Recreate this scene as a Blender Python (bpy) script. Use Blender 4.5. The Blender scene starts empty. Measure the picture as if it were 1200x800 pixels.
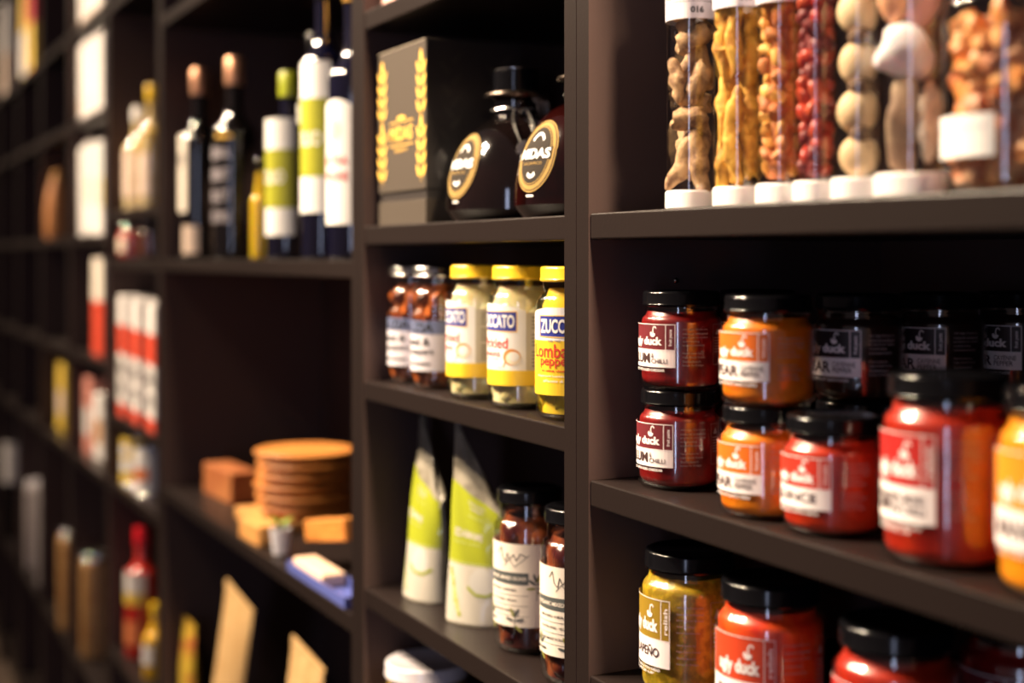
import bpy, bmesh, math, random
from mathutils import Vector, Matrix, noise
C = bpy.context.scene.collection
sc = bpy.context.scene
PI = math.pi
def R(d): return math.radians(d)

# ---------------------------------------------------------------- camera
EYE = 1.45                     # camera height above the floor
D = 0.561                      # distance of the camera from the front plane of the shelving (y = 0)
F = 1600.0                     # focal length in pixels of a 1200 wide frame
TH = math.atan(805 / F)        # angle between the view axis and the run of shelving
CT, ST = math.cos(TH), math.sin(TH)
cam_d = bpy.data.cameras.new('camera'); cam = bpy.data.objects.new('camera', cam_d); C.objects.link(cam)
cam_d.sensor_width = 36; cam_d.lens = 36 * F / 1200; cam_d.shift_y = -99 / 1200
cam_d.clip_start = 0.02
cam.location = (0, -D, EYE)
cam.rotation_euler = Vector((-CT, ST, 0)).to_track_quat('-Z', 'Y').to_euler()
cam_d.dof.use_dof = True; cam_d.dof.focus_distance = 1.13; cam_d.dof.aperture_fstop = 2.5
sc.camera = cam
# ---------------------------------------------------------------- light and exposure
sc.view_settings.view_transform = 'Standard'; sc.view_settings.look = 'None'
sc.view_settings.exposure = 0.0; sc.view_settings.gamma = 1.0; sc.view_settings.use_curve_mapping = False
world = bpy.data.worlds.new('shop_ambience'); sc.world = world; world.use_nodes = True
bg = world.node_tree.nodes['Background']; bg.inputs[0].default_value = (1.0, 0.70, 0.68, 1); bg.inputs[1].default_value = 0.085
def area(name, loc, target, size, power, col, shape='DISK', size_y=None, spread=180):
    l = bpy.data.lights.new(name, 'AREA'); l.shape = shape; l.size = size
    if size_y: l.size_y = size_y
    l.energy = power; l.color = col; l.spread = R(spread)
    o = bpy.data.objects.new(name, l); C.objects.link(o); o.location = loc
    o.rotation_euler = (Vector(target) - Vector(loc)).to_track_quat('-Z', 'Y').to_euler()
    return o
# pairs of small warm ceiling spots in front of the shelves, each aimed down the aisle at the next unit
for x in (-1.55, -2.15, -2.95, -3.75, -4.7, -5.9):
    for dx, dy in ((0, 0), (-0.16, 0.07), (-0.05, -0.22)):
        area('track_lamp', (x + dx, -1.08 + dy, EYE + 1.38), (x + 0.72, 0.03, EYE - 0.10), 0.08, (6.7 if x > -1.8 else 5.9) if x > -2.5 else 4.6, (1.0, 0.78, 0.55), spread=70)
area('track_lamp', (0.0, -0.065, EYE + 1.0), (-0.95, 0.02, EYE + 0.12), 0.16, 4.6, (1.0, 0.76, 0.50), spread=60)
# the tall shop window behind the camera, down the aisle
wa = R(-44)
wd = Vector((math.cos(wa), math.sin(wa), 0))
area('shop_window', Vector((-0.9, 0.05, 1.35)) + wd * 4.2, (-0.9, 0.05, 1.35), 0.28, 17, (0.62, 0.70, 1.0), 'RECTANGLE', 2.4)

def XA(px, r):                 # where the sight line of image column px meets the row r metres behind the front plane
    k = (px - 600) / F; q = D + r
    return (k * ST - CT) * q / (ST + k * CT)

# ---------------------------------------------------------------- materials
MATS = {}
def mat(name, col, rough=0.5, metal=0.0, coat=0.0, col2=None, scale=40, detail=3, bump=0.0, sss=0.0, spec=0.5, ramp=(0.4, 0.6), stretch=(1, 1, 1), trans=0.0):
    if name in MATS: return MATS[name]
    m = bpy.data.materials.new(name); m.use_nodes = True; nt = m.node_tree; b = nt.nodes['Principled BSDF']
    b.inputs['Base Color'].default_value = (*col, 1); b.inputs['Roughness'].default_value = rough
    b.inputs['Metallic'].default_value = metal; b.inputs['Coat Weight'].default_value = coat; b.inputs['Coat Roughness'].default_value = 0.08; b.inputs['Coat IOR'].default_value = 1.65
    b.inputs['Specular IOR Level'].default_value = spec; b.inputs['Transmission Weight'].default_value = trans
    if sss:
        b.inputs['Subsurface Weight'].default_value = sss; b.inputs['Subsurface Radius'].default_value = (1, 0.35, 0.12); b.inputs['Subsurface Scale'].default_value = 0.012
    tc = nt.nodes.new('ShaderNodeTexCoord'); mp = nt.nodes.new('ShaderNodeMapping'); mp.inputs['Scale'].default_value = stretch
    nz = nt.nodes.new('ShaderNodeTexNoise'); nz.inputs['Scale'].default_value = scale; nz.inputs['Detail'].default_value = detail
    nt.links.new(tc.outputs['Object'], mp.inputs[0]); nt.links.new(mp.outputs[0], nz.inputs['Vector'])
    if col2:
        cr = nt.nodes.new('ShaderNodeValToRGB'); cr.color_ramp.elements[0].position = ramp[0]; cr.color_ramp.elements[1].position = ramp[1]
        cr.color_ramp.elements[0].color = (*col, 1); cr.color_ramp.elements[1].color = (*col2, 1)
        nt.links.new(nz.outputs[0], cr.inputs[0]); nt.links.new(cr.outputs[0], b.inputs['Base Color'])
    if bump:
        bp = nt.nodes.new('ShaderNodeBump'); bp.inputs['Strength'].default_value = bump; bp.inputs['Distance'].default_value = 0.002
        nt.links.new(nz.outputs[0], bp.inputs['Height']); nt.links.new(bp.outputs[0], b.inputs['Normal'])
    MATS[name] = m; return m
def glass_mat(name, tint, ior=1.5, rough=0.08):
    if name in MATS: return MATS[name]
    m = bpy.data.materials.new(name); m.use_nodes = True; nt = m.node_tree; nt.nodes.clear()
    out = nt.nodes.new('ShaderNodeOutputMaterial'); mx = nt.nodes.new('ShaderNodeMixShader')
    t = nt.nodes.new('ShaderNodeBsdfTransparent'); t.inputs[0].default_value = (*tint, 1)
    g = nt.nodes.new('ShaderNodeBsdfGlossy'); g.inputs['Roughness'].default_value = rough
    f = nt.nodes.new('ShaderNodeFresnel'); ge = nt.nodes.new('ShaderNodeNewGeometry'); mr = nt.nodes.new('ShaderNodeMapRange'); mr.inputs['To Min'].default_value = ior; mr.inputs['To Max'].default_value = 1 / ior
    nt.links.new(ge.outputs['Backfacing'], mr.inputs['Value']); nt.links.new(mr.outputs[0], f.inputs[0])      # a thin pane reflects alike from both sides
    nt.links.new(f.outputs[0], mx.inputs[0]); nt.links.new(t.outputs[0], mx.inputs[1]); nt.links.new(g.outputs[0], mx.inputs[2])
    nt.links.new(mx.outputs[0], out.inputs[0]); MATS[name] = m; return m
GLASS = glass_mat('clear_glass', (0.97, 0.97, 0.96), 2.0); TUBE = glass_mat('tube_glass', (0.96, 0.96, 0.95), 2.0)
PAINT = mat('black_paint', (0.013, 0.0088, 0.0083), 0.36, bump=0.05, scale=300, spec=0.22)
BOARD_FILL = mat('painted_fill_board', (0.080, 0.053, 0.050), 0.6, bump=0.05, scale=300, spec=0.05)  # black panels lightened in colour to stand in for fill light inside the bays
WHITE = mat('white_paper', (0.82, 0.80, 0.78), 0.55)
CREAM = mat('cream_paper', (0.80, 0.72, 0.62), 0.6)
INK = mat('black_ink', (0.02, 0.02, 0.022), 0.5)
GOLD = mat('gold_foil', (0.86, 0.52, 0.10), 0.45)
BLACK = mat('black_lid', (0.003, 0.003, 0.004), 0.14, spec=0.35)
SILVER = mat('silver_metal', (0.7, 0.68, 0.66), 0.22, metal=1.0)
LIME = mat('lime_print', (0.36, 0.36, 0.018), 0.45)
RED = mat('red_ink', (0.62, 0.03, 0.02), 0.5)
BLUE = mat('blue_ink', (0.03, 0.04, 0.28), 0.4)
YELLOW = mat('yellow_print', (0.82, 0.54, 0.03), 0.4)
YLID = mat('yellow_lid', (0.82, 0.52, 0.02), 0.3, coat=0.4)
DIMINK = mat('pale_grey_ink', (0.34, 0.27, 0.27), 0.6)

# ---------------------------------------------------------------- mesh helpers
def obj(name, bm, mats, parent=None, smooth=True, bevel=0.0):
    me = bpy.data.meshes.new(name)
    bmesh.ops.recalc_face_normals(bm, faces=bm.faces)
    bm.to_mesh(me); bm.free()
    for m in (mats if isinstance(mats, (list, tuple)) else [mats]): me.materials.append(m)
    if smooth:
        for p in me.polygons: p.use_smooth = True
        try: me.set_sharp_from_angle(angle=R(38))
        except Exception: pass
    o = bpy.data.objects.new(name, me); C.objects.link(o)
    if parent: o.parent = parent
    if bevel:
        md = o.modifiers.new('bevel', 'BEVEL'); md.width = bevel; md.segments = 2; md.limit_method = 'ANGLE'
    return o
def thing(name, label, cat, loc=(0, 0, 0), rz=0, group=None):
    o = bpy.data.objects.new(name, None); C.objects.link(o); o.empty_display_size = 0.02
    o.location = loc; o.rotation_euler = (0, 0, rz); o['label'] = label; o['category'] = cat
    if group: o['group'] = group
    return o
def dup(root, loc, rz, label, group=None):
    r = root.copy(); C.objects.link(r); r.location = loc; r.rotation_euler = (0, 0, rz); r['label'] = label
    if group: r['group'] = group
    for ch in list(root.children):
        c = ch.copy(); C.objects.link(c); c.parent = r
        for g in list(ch.children):
            d = g.copy(); C.objects.link(d); d.parent = c
    return r
def lathe(bm, prof, n=48, mi=0, z0=0.0, cx=0.0, cy=0.0):
    rings = []
    for (r, z) in prof:
        if r < 1e-6: rings.append([bm.verts.new((cx, cy, z + z0))])
        else: rings.append([bm.verts.new((cx + r * math.cos(2 * PI * i / n), cy + r * math.sin(2 * PI * i / n), z + z0)) for i in range(n)])
    for a, b in zip(rings, rings[1:]):
        for i in range(n):
            j = (i + 1) % n
            if len(a) == 1 and len(b) == 1: continue
            if len(a) == 1: f = bm.faces.new((a[0], b[i], b[j]))
            elif len(b) == 1: f = bm.faces.new((a[i], a[j], b[0]))
            else: f = bm.faces.new((a[i], a[j], b[j], b[i]))
            f.material_index = mi
    return bm
def arc(cx, cz, r, a0, a1, n=6):
    return [(cx + r * math.cos(R(a0 + (a1 - a0) * i / n)), cz + r * math.sin(R(a0 + (a1 - a0) * i / n))) for i in range(n + 1)]
def box(bm, x0, x1, y0, y1, z0, z1, mi=0, M=None):
    vs = [bm.verts.new((x, y, z)) for x in (x0, x1) for y in (y0, y1) for z in (z0, z1)]
    if M is not None:
        for v in vs: v.co = M @ v.co
    for q in ((0, 1, 3, 2), (4, 6, 7, 5), (0, 4, 5, 1), (2, 3, 7, 6), (0, 2, 6, 4), (1, 5, 7, 3)):
        bm.faces.new([vs[i] for i in q]).material_index = mi
    return bm
def tube(bm, pts, r, n=8, mi=0, closed=False):
    pts = [Vector(p) for p in pts]; rings = []
    for i, p in enumerate(pts):
        a = pts[i - 1] if (i > 0 or closed) else p; b = pts[(i + 1) % len(pts)] if (i < len(pts) - 1 or closed) else p
        t = (b - a).normalized(); up = Vector((0, 0, 1)) if abs(t.z) < 0.9 else Vector((1, 0, 0))
        u = t.cross(up).normalized(); w = t.cross(u)
        rr = r[i] if isinstance(r, (list, tuple)) else r
        rings.append([bm.verts.new(p + u * rr * math.cos(2 * PI * k / n) + w * rr * math.sin(2 * PI * k / n)) for k in range(n)])
    seq = list(zip(rings, rings[1:])) + ([(rings[-1], rings[0])] if closed else [])
    for a, b in seq:
        for k in range(n):
            bm.faces.new((a[k], a[(k + 1) % n], b[(k + 1) % n], b[k])).material_index = mi
    if not closed:
        bm.faces.new(rings[0]).material_index = mi; bm.faces.new(rings[-1]).material_index = mi
    return bm
def blob(bm, c, rad, rot=(0, 0, 0), amp=0.0, freq=60, seed=0, sub=2, mi=0, bend=0.0):
    from mathutils import Euler
    res = bmesh.ops.create_icosphere(bm, subdivisions=sub, radius=1.0)
    E = Euler(rot).to_matrix(); c = Vector(c)
    for v in res['verts']:
        p = Vector((v.co.x * rad[0], v.co.y * rad[1], v.co.z * rad[2]))
        p.x += bend * (v.co.z ** 2)
        if amp:
            nvec = noise.noise(p * freq + Vector((seed * 7.1, seed * 3.3, 0)))
            p *= 1 + amp * nvec / max(1e-6, 0.5)
        v.co = c + E @ p
    for v in res['verts']:
        for f in v.link_faces: f.material_index = mi
_tc = {}
def text_geo(s, bold):
    if (s, bold) in _tc: return _tc[(s, bold)]
    cu = bpy.data.curves.new('lettering', 'FONT'); cu.body = s; cu.offset = bold; cu.resolution_u = 3; cu.fill_mode = 'FRONT' if False else 'BOTH'
    ob = bpy.data.objects.new('lettering', cu)
    me = bpy.data.meshes.new_from_object(ob)
    vs = [(v.co.x, v.co.y) for v in me.vertices]; fs = [tuple(p.vertices) for p in me.polygons if p.normal.z > 0 or True]
    seen = set(); out = []
    for f in fs: out.append(f)
    bpy.data.objects.remove(ob); bpy.data.meshes.remove(me); bpy.data.curves.remove(cu)
    _tc[(s, bold)] = (vs, out); return _tc[(s, bold)]
class Canvas:
    """flat artwork in (u, v) metres, wrapped onto a surface by fmap(u, v, off)"""
    def __init__(s, fmap, du=0.003, dv=None): s.f = fmap; s.bm = bmesh.new(); s.mats = []; s.du = du; s.dv = dv
    def mi(s, m):
        if m not in s.mats: s.mats.append(m)
        return s.mats.index(m)
    def poly(s, pts, m, L=1):
        vs = [s.bm.verts.new((u, v, L)) for u, v in pts]
        f = s.bm.faces.new(vs); f.material_index = s.mi(m)
        if len(vs) > 4: bmesh.ops.triangulate(s.bm, faces=[f])
    def rect(s, u0, u1, v0, v1, m, L=1): s.poly([(u0, v0), (u1, v0), (u1, v1), (u0, v1)], m, L)
    def frame(s, u0, u1, v0, v1, w, m, L=2):
        s.rect(u0, u1, v1 - w, v1, m, L); s.rect(u0, u1, v0, v0 + w, m, L); s.rect(u0, u0 + w, v0 + w, v1 - w, m, L); s.rect(u1 - w, u1, v0 + w, v1 - w, m, L)
    def oval(s, cu, cv, a, b, m, L=1, n=28, rot=0, a0=0, a1=360):
        c, d = math.cos(R(rot)), math.sin(R(rot)); full = a1 - a0 == 360
        pts = []
        for i in range(n if full else n + 1):
            t = R(a0 + (a1 - a0) * i / n); x, y = a * math.cos(t), b * math.sin(t); pts.append((cu + x * c - y * d, cv + x * d + y * c))
        s.poly(pts, m, L)
    def ring(s, cu, cv, a, b, w, m, L=2, n=28, a0=0, a1=360):
        for i in range(n):
            t0, t1 = R(a0 + (a1 - a0) * i / n), R(a0 + (a1 - a0) * (i + 1) / n)
            s.poly([(cu + a * math.cos(t0), cv + b * math.sin(t0)), (cu + a * math.cos(t1), cv + b * math.sin(t1)), (cu + (a - w) * math.cos(t1), cv + (b - w) * math.sin(t1)), (cu + (a - w) * math.cos(t0), cv + (b - w) * math.sin(t0))], m, L)
    def line(s, pts, w, m, L=2):
        for (a, b), (c, d) in zip(pts, pts[1:]):
            l = math.hypot(c - a, d - b) or 1; nx, ny = -(d - b) / l * w / 2, (c - a) / l * w / 2
            s.poly([(a - nx, b - ny), (c - nx, d - ny), (c + nx, d + ny), (a + nx, b + ny)], m, L)
    def text(s, t, u0, u1, v0, v1, m, L=3, bold=0.02, rot90=False):
        vs, fs = text_geo(t, bold)
        xs = [p[0] for p in vs]; ys = [p[1] for p in vs]; ax, bx, ay, by = min(xs), max(xs), min(ys), max(ys)
        out = []
        for x, y in vs:
            p, q = (x - ax) / (bx - ax), (y - ay) / (by - ay)
            if rot90: p, q = 1 - q, p
            out.append(s.bm.verts.new((u0 + p * (u1 - u0), v0 + q * (v1 - v0), L)))
        k = s.mi(m)
        for f in fs:
            try: s.bm.faces.new([out[i] for i in f]).material_index = k
            except ValueError: pass
    def build(s, name, parent=None, eps=0.00014):
        bm = s.bm
        us = [v.co.x for v in bm.verts]; vs = [v.co.y for v in bm.verts]
        for ax, lo, hi, st in ((0, min(us), max(us), s.du), (1, min(vs), max(vs), s.dv)):
            if not st: continue
            t = math.floor(lo / st) * st + st
            while t < hi - 1e-6:
                no = [0, 0, 0]; no[ax] = 1; co = [0, 0, 0]; co[ax] = t
                bmesh.ops.bisect_plane(bm, geom=bm.verts[:] + bm.edges[:] + bm.faces[:], plane_co=co, plane_no=no, dist=1e-7)
                t += st
        for v in bm.verts: v.co = Vector(s.f(v.co.x, v.co.y, 0.00025 + v.co.z * eps))
        me = bpy.data.meshes.new(name); bm.to_mesh(me); bm.free()
        for m in s.mats: me.materials.append(m)
        for p in me.polygons: p.use_smooth = False
        o = bpy.data.objects.new(name, me); C.objects.link(o)
        if parent: o.parent = parent
        return o
def cyl_map(r, az=-90, cx=0, cy=0):
    def f(u, v, off):
        a = R(az) + u / r; return (cx + (r + off) * math.cos(a), cy + (r + off) * math.sin(a), v)
    return f
def flat_map(y=0.0, x=0.0, z=0.0):
    return lambda u, v, off: (x + u, y - off, z + v)

# ---------------------------------------------------------------- the shop's shelving
T = 0.0215; PT = 0.0200; CAB = 0.32
XP0, XP1, XP2 = XA(675.3, 0), XA(419, 0), XA(187, 0)
PITCH = 0.53
def unit(x0, x1, shelves, label, ztop=2.45):
    t = thing('shelving_unit', label, 'shelves', ((x0 + x1) / 2, 0, 0), 0, 'black shelving units along the wall')
    h = (x1 - x0) / 2 - 0.0006
    for s in (-1, 1):
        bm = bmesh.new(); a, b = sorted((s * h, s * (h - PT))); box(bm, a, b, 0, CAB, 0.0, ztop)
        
        for f in bm.faces: f.normal_update(); f.material_index = 1 if f.normal.y < -0.9 else 0      # front edge stays black, other faces carry the painted-in fill light
        p = obj('side_panel', bm, [BOARD_FILL, PAINT], t, False)
        for z in (0.13, 0.075, -0.02, 0.19):
            b2 = bmesh.new(); lathe(b2, [(0.0, 0), (0.0026, 0), (0.0026, 0.0018), (0.0016, 0.003), (0, 0.003)], 12)
            b2.transform(Matrix.Translation((s * (h - PT), 0.085, EYE + z)) @ Matrix.Rotation(-s * PI / 2, 4, 'Y'))
            if x0 > -1.2: obj('shelf_pin', b2, SILVER, p)
    bm = bmesh.new(); box(bm, -h + PT, h - PT, CAB - 0.008, CAB, 0.0, ztop); obj('back_panel', bm, BOARD_FILL, t, False)
    for z in [0.10] + [EYE + s for s in shelves] + [ztop]:
        bm = bmesh.new(); box(bm, -h + PT + 0.0006, h - PT - 0.0006, 0.0012, CAB - 0.009, z - T, z); obj('shelf', bm, PAINT, t, False, 0.0014)
    bm = bmesh.new(); box(bm, -h + PT, h - PT, 0.02, 0.035, 0.0, 0.10 - T); obj('plinth', bm, PAINT, t, False)
    return t
zR = (0.036, -0.1833, -0.344); zL = (0.2855, 0.0356, -0.1446, -0.3854, -0.60)
z2 = (-0.004, -0.428, -0.82); z3 = (0.10, -0.004, -0.343, -0.49, -0.86); z4 = (0.575, 0.34, 0.052, -0.236, -0.495, -1.0)
unit(XP0, XP0 + PITCH, (0.40,) + zR + (-0.56, -0.80), 'black shelving unit at right holding glass tubes above rows of paste jars')
unit(XP1, XP0, (0.56,) + zL + (-0.85,), 'black shelving unit with the dark gift box, yellow lidded jars and green pouches')
unit(XP2, XP1, (0.45,) + z2 + (-1.1,), 'wide black shelving unit with tall bottles and a stack of wooden plates')
x = XP2
for i, lab in enumerate(('narrow black shelving unit with red and white cartons left of the wide unit', 'blurred black shelving unit holding two white packs one above the other',
                         'blurred black shelving unit with the brown pear shaped pack', 'blurred black shelving unit second from the left end', 'blurred black shelving unit at the left edge of the photo',
                         'farthest black shelving unit beyond the left edge')):
    unit(x - PITCH, x, (0.56,) + z3 if i == 0 else z4, lab); x -= PITCH
XU3 = XP2; XU4 = XP2 - PITCH; XU5 = XU4 - PITCH; XU6 = XU5 - PITCH; XU7 = XU6 - PITCH
bm = bmesh.new(); box(bm, -7.5, 2.5, CAB + 0.002, CAB + 0.12, 0, 2.9)
w = obj('wall_back', bm, mat('dark_wall', (0.05, 0.04, 0.038), 0.8, bump=0.1, scale=30), None, False); w['kind'] = 'structure'
bm = bmesh.new(); box(bm, -7.5, 2.5, -5.0, CAB + 0.12, -0.1, 0)
w = obj('floor', bm, mat('dark_floor', (0.10, 0.07, 0.05), 0.5, col2=(0.13, 0.09, 0.07), scale=6, stretch=(1, 6, 1)), None, False); w['kind'] = 'structure'
bm = bmesh.new(); box(bm, -7.6, -7.5, -5.0, CAB + 0.12, 0, 2.9)
w = obj('wall_left', bm, MATS['dark_wall'], None, False); w['kind'] = 'structure'

# ---------------------------------------------------------------- jars
def jar_parts(root, Rj, H, content_mat, lid='black', lid_r=None, lid_h=0.012, neck=0.008, shoulder=0.012, base=0.008, fill=0.0, extra=None, core=None):
    lr = lid_r or Rj * 0.92; nr = lr - 0.0022
    ztop = H - lid_h * 0.25; zn = H - lid_h - neck; zs = zn - shoulder
    prof = [(0, 0.0022), (Rj * 0.55, 0.0012), (Rj - base, 0.0)] + arc(Rj - base, base, base, -90, 0, 5)[1:] + arc(Rj - shoulder * 0.9, zs, shoulder * 0.9, 0, 62, 5) + [(nr, zn), (nr, ztop)]
    bm = lathe(bmesh.new(), prof, 56); obj('glass_body', bm, GLASS, root)
    g = 0.0018
    ci = [(0, 0.005), (Rj - base - g, 0.005)] + [(max(0.001, r - g), z + 0.003) for r, z in arc(Rj - base, base, base, -70, 0, 4)] + [(r - g, z) for r, z in arc(Rj - shoulder * 0.9, zs - 0.0005, shoulder * 0.9, 0, 58, 4)] + [(nr - g, zn + neck * 0.3 - fill), (0, zn + neck * 0.3 - fill)]
    bm = bmesh.new()
    if core: lathe(bm, [(0, 0.006), (Rj - core, 0.006), (Rj - core, zs), (nr - core, zn), (0, zn)], 40)
    else: lathe(bm, ci, 56)
    if extra: extra(bm)
    obj('contents', bm, content_mat, root)
    lm = {'black': BLACK, 'yellow': YLID, 'silver': SILVER, 'white': mat('white_lid', (0.72, 0.68, 0.74), 0.25, coat=0.5)}[lid]
    z0 = H - lid_h
    lp = [(lr - 0.0012, z0), (lr, z0 + 0.0006), (lr + 0.0004, z0 + 0.002), (lr - 0.0002, z0 + 0.003), (lr - 0.0002, H - 0.0022), (lr - 0.0008, H - 0.0008), (lr - 0.0022, H), (lr - 0.0042, H - 0.0002), (lr - 0.0056, H - 0.0012), (0, H - 0.0010)]
    bm = lathe(bmesh.new(), lp, 56); obj('lid', bm, lm, root)

def duck(cv, cu, cvv, s, m, L=3):        # little line-drawn duck: round body, long hooked neck
    cv.oval(cu, cvv, 1.0 * s, 0.95 * s, m, L, 20, 0, 170, 370)
    cv.line([(cu + 0.35 * s, cvv), (cu + 0.1 * s, cvv + 0.9 * s), (cu + 0.25 * s, cvv + 1.9 * s), (cu + 0.75 * s, cvv + 2.25 * s), (cu + 1.2 * s, cvv + 2.0 * s), (cu + 1.3 * s, cvv + 1.6 * s)], 0.34 * s, m, L)
    cv.line([(cu - 1.0 * s, cvv + 0.1 * s), (cu - 0.6 * s, cvv + 0.55 * s), (cu - 0.2 * s, cvv + 0.15 * s)], 0.3 * s, m, L)
def duck_label(root, Rj, v0, sc_, panel, big, small, az, foot, side='fruit paste', ptext=None, dim=None):
    """v0: height of the white box's foot; sc_: vertical scale"""
    cv = Canvas(cyl_map(Rj, az)); W = mat('white_print', (0.86, 0.80, 0.80), 0.5); dim = dim or DIMINK
    k = sc_; h1 = v0 + 0.0138 * k; h2 = v0 + 0.0338 * k
    cv.rect(-0.0285, 0.0285, h1, h2, panel, 1)
    cv.frame(-0.0285, 0.0285, h1 - 0.0005, h2, 0.0006, W, 3)
    cv.rect(0.0205, 0.0211, h1, h2, W, 3)
    cv.rect(-0.0285, 0.0285, v0, h1, W, 2)
    cv.text('ugly duck', -0.018, 0.0178, h1 + 0.0016 * k, h1 + 0.0098 * k, W, 3, 0.045)
    duck(cv, 0.0090, h1 + 0.0122 * k, 0.0026 * k ** 0.5, W)
    cv.text(side, 0.0232, 0.0266, h1 + 0.003 * k, h2 - 0.004 * k, W, 3, 0.02, True)
    bi = mat('brown_ink', (0.05, 0.02, 0.02), 0.5)
    if small:
        cv.text(big, -0.020, 0.0062, v0 + 0.003 * k, v0 + 0.0108 * k, bi, 4, 0.03)
        for j, line in enumerate(small):
            n = len(small); a = v0 + 0.003 * k + (n - 1 - j) * 0.0085 * k / n
            cv.text(line, 0.0078, 0.0078 + 0.0024 * len(line) if len(line) < 7 else 0.0245, a, a + (0.0036 if n > 1 else 0.005) * k, bi, 4, 0.01)
    else: cv.text(big, -0.020, 0.019, v0 + 0.0035 * k, v0 + 0.0105 * k, bi, 4, 0.02)
    for j, line in enumerate(foot): cv.text(line, -0.020, 0.020 - 0.006 * j, v0 - 0.0034 - j * 0.003, v0 - 0.0014 - j * 0.003, W, 3, 0.02)
    y = h2 - 0.003
    for line in ('All Ugly Duck are', 'natural artisanal', 'produce to create', 'outstanding', 'accompaniments.', '', 'Hand made by', 'Ugly Duck Foods', 'Stellenbosch', 'keep in fridge'):
        if line: cv.text(line, 0.034, 0.034 + 0.0012 * len(line), y - 0.0019, y, dim, 3, 0.015)
        y -= 0.0031 * k
    cv.frame(0.060, 0.0715, v0 + 0.002, h2, 0.0003, dim, 3)
    cv.poly([(0.0628, h2 - 0.008 * k), (0.0682, h2 - 0.008 * k), (0.0655, h2 - 0.003 * k)], dim, 3)
    for j in range(6): cv.rect(0.062, 0.0695, h2 - (0.011 + j * 0.0022) * k, h2 - (0.0104 + j * 0.0022) * k, dim, 3)
    cv.build('label', root)
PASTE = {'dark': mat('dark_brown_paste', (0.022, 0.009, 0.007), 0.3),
         'plum': mat('plum_paste', (0.15, 0.005, 0.006), 0.3, col2=(0.26, 0.008, 0.007), sss=0.3, scale=70),
         'pear': mat('pear_paste', (0.72, 0.17, 0.005), 0.35, col2=(0.80, 0.24, 0.01), sss=0.05, scale=60),
         'quince': mat('quince_paste', (0.42, 0.020, 0.005), 0.35, col2=(0.52, 0.035, 0.006), sss=0.05, scale=60),
         'relish': mat('tomato_relish', (0.30, 0.010, 0.005), 0.35, col2=(0.46, 0.028, 0.006), sss=0.05, scale=90, ramp=(0.3, 0.7)),
         'orange': mat('orange_relish', (0.75, 0.10, 0.01), 0.35, col2=(0.62, 0.03, 0.01), sss=0.05, scale=60, ramp=(0.35, 0.65)),
         'jalapeno': mat('jalapeno_relish', (0.28, 0.19, 0.01), 0.35, col2=(0.52, 0.36, 0.02), sss=0.3, scale=140, ramp=(0.42, 0.62), bump=0.3),
         'ochre': mat('mango_relish', (0.85, 0.30, 0.01), 0.35, sss=0.05)}
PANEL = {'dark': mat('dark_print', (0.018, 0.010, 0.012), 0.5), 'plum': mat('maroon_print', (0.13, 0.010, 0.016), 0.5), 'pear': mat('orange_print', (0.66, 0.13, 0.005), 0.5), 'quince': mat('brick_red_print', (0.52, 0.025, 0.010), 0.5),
         'relish': mat('dark_red_print', (0.40, 0.012, 0.010), 0.5), 'orange': mat('vermilion_print', (0.55, 0.05, 0.012), 0.5), 'jalapeno': mat('olive_print', (0.27, 0.17, 0.012), 0.5), 'ochre': mat('amber_print', (0.8, 0.26, 0.01), 0.5)}
def small_jar(kind, big, small, foot, label, loc, az=-90):
    t = thing('paste_jar', label, 'jar', loc, 0, None)
    jar_parts(t, 0.0335, 0.078, PASTE[kind], 'black', 0.0310, 0.0125, 0.005, 0.007, 0.007)
    duck_label(t, 0.0337, 0.0185, 1.0, PANEL[kind], big, small, az, foot)
    return t
def large_jar(kind, big, small, foot, label, loc, az=-90):
    t = thing('relish_jar', label, 'jar', loc, 0, None)
    jar_parts(t, 0.039, 0.113, PASTE[kind], 'black', 0.0355, 0.0145, 0.006, 0.010, 0.008)
    duck_label(t, 0.0392, 0.0265, 1.55, PANEL[kind], big, small, az, foot, 'relish')
    return t
zs = EYE + zR[1]; HJ = 0.0782
px = XA(796, 0.052)
j = small_jar('plum', 'PLUM', ('&', 'CHILLI'), ('PERFECT WITH AGED CHEDDAR',), 'dark red plum and chilli paste jar nearest the post, lower of its stack', (px, 0.052, zs))
dup(j, (px + 0.0015, 0.053, zs + HJ), 0, 'dark red plum and chilli paste jar standing on top of another beside the post')
dup(j, (px + 0.002, 0.126, zs), 0, 'shadowed plum paste jar behind the lower front plum jar')
dup(j, (px + 0.003, 0.127, zs + HJ), 0, 'shadowed plum paste jar behind the upper front plum jar')
px = XA(899, 0.041)
j = small_jar('pear', 'PEAR', ('CAYENNE', 'PEPPER'), ('LOVELY WITH SOFT GOATS CHEESE',), 'bright orange pear paste jar, lower of the stack beside the red quince jar', (px, 0.040, zs))
dup(j, (px + 0.0008, 0.041, zs + HJ), R(6), 'bright orange pear paste jar on top of its stack')
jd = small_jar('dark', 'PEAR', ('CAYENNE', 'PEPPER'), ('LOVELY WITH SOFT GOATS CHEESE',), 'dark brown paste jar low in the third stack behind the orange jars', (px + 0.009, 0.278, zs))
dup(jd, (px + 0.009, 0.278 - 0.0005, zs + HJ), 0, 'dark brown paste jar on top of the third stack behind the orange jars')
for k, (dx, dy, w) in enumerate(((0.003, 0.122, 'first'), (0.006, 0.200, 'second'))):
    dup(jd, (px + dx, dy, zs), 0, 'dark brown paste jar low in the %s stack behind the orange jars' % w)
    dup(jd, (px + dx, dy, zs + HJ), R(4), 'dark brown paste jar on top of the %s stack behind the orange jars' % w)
px = XA(976, 0.043)
small_jar('quince', 'QUINCE', (), ('GORGEOUS WITH BRIE',), 'small orange red quince paste jar with black lid left of the large red jar', (px, 0.043, zs))
px = XA(1111, 0.048)
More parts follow.
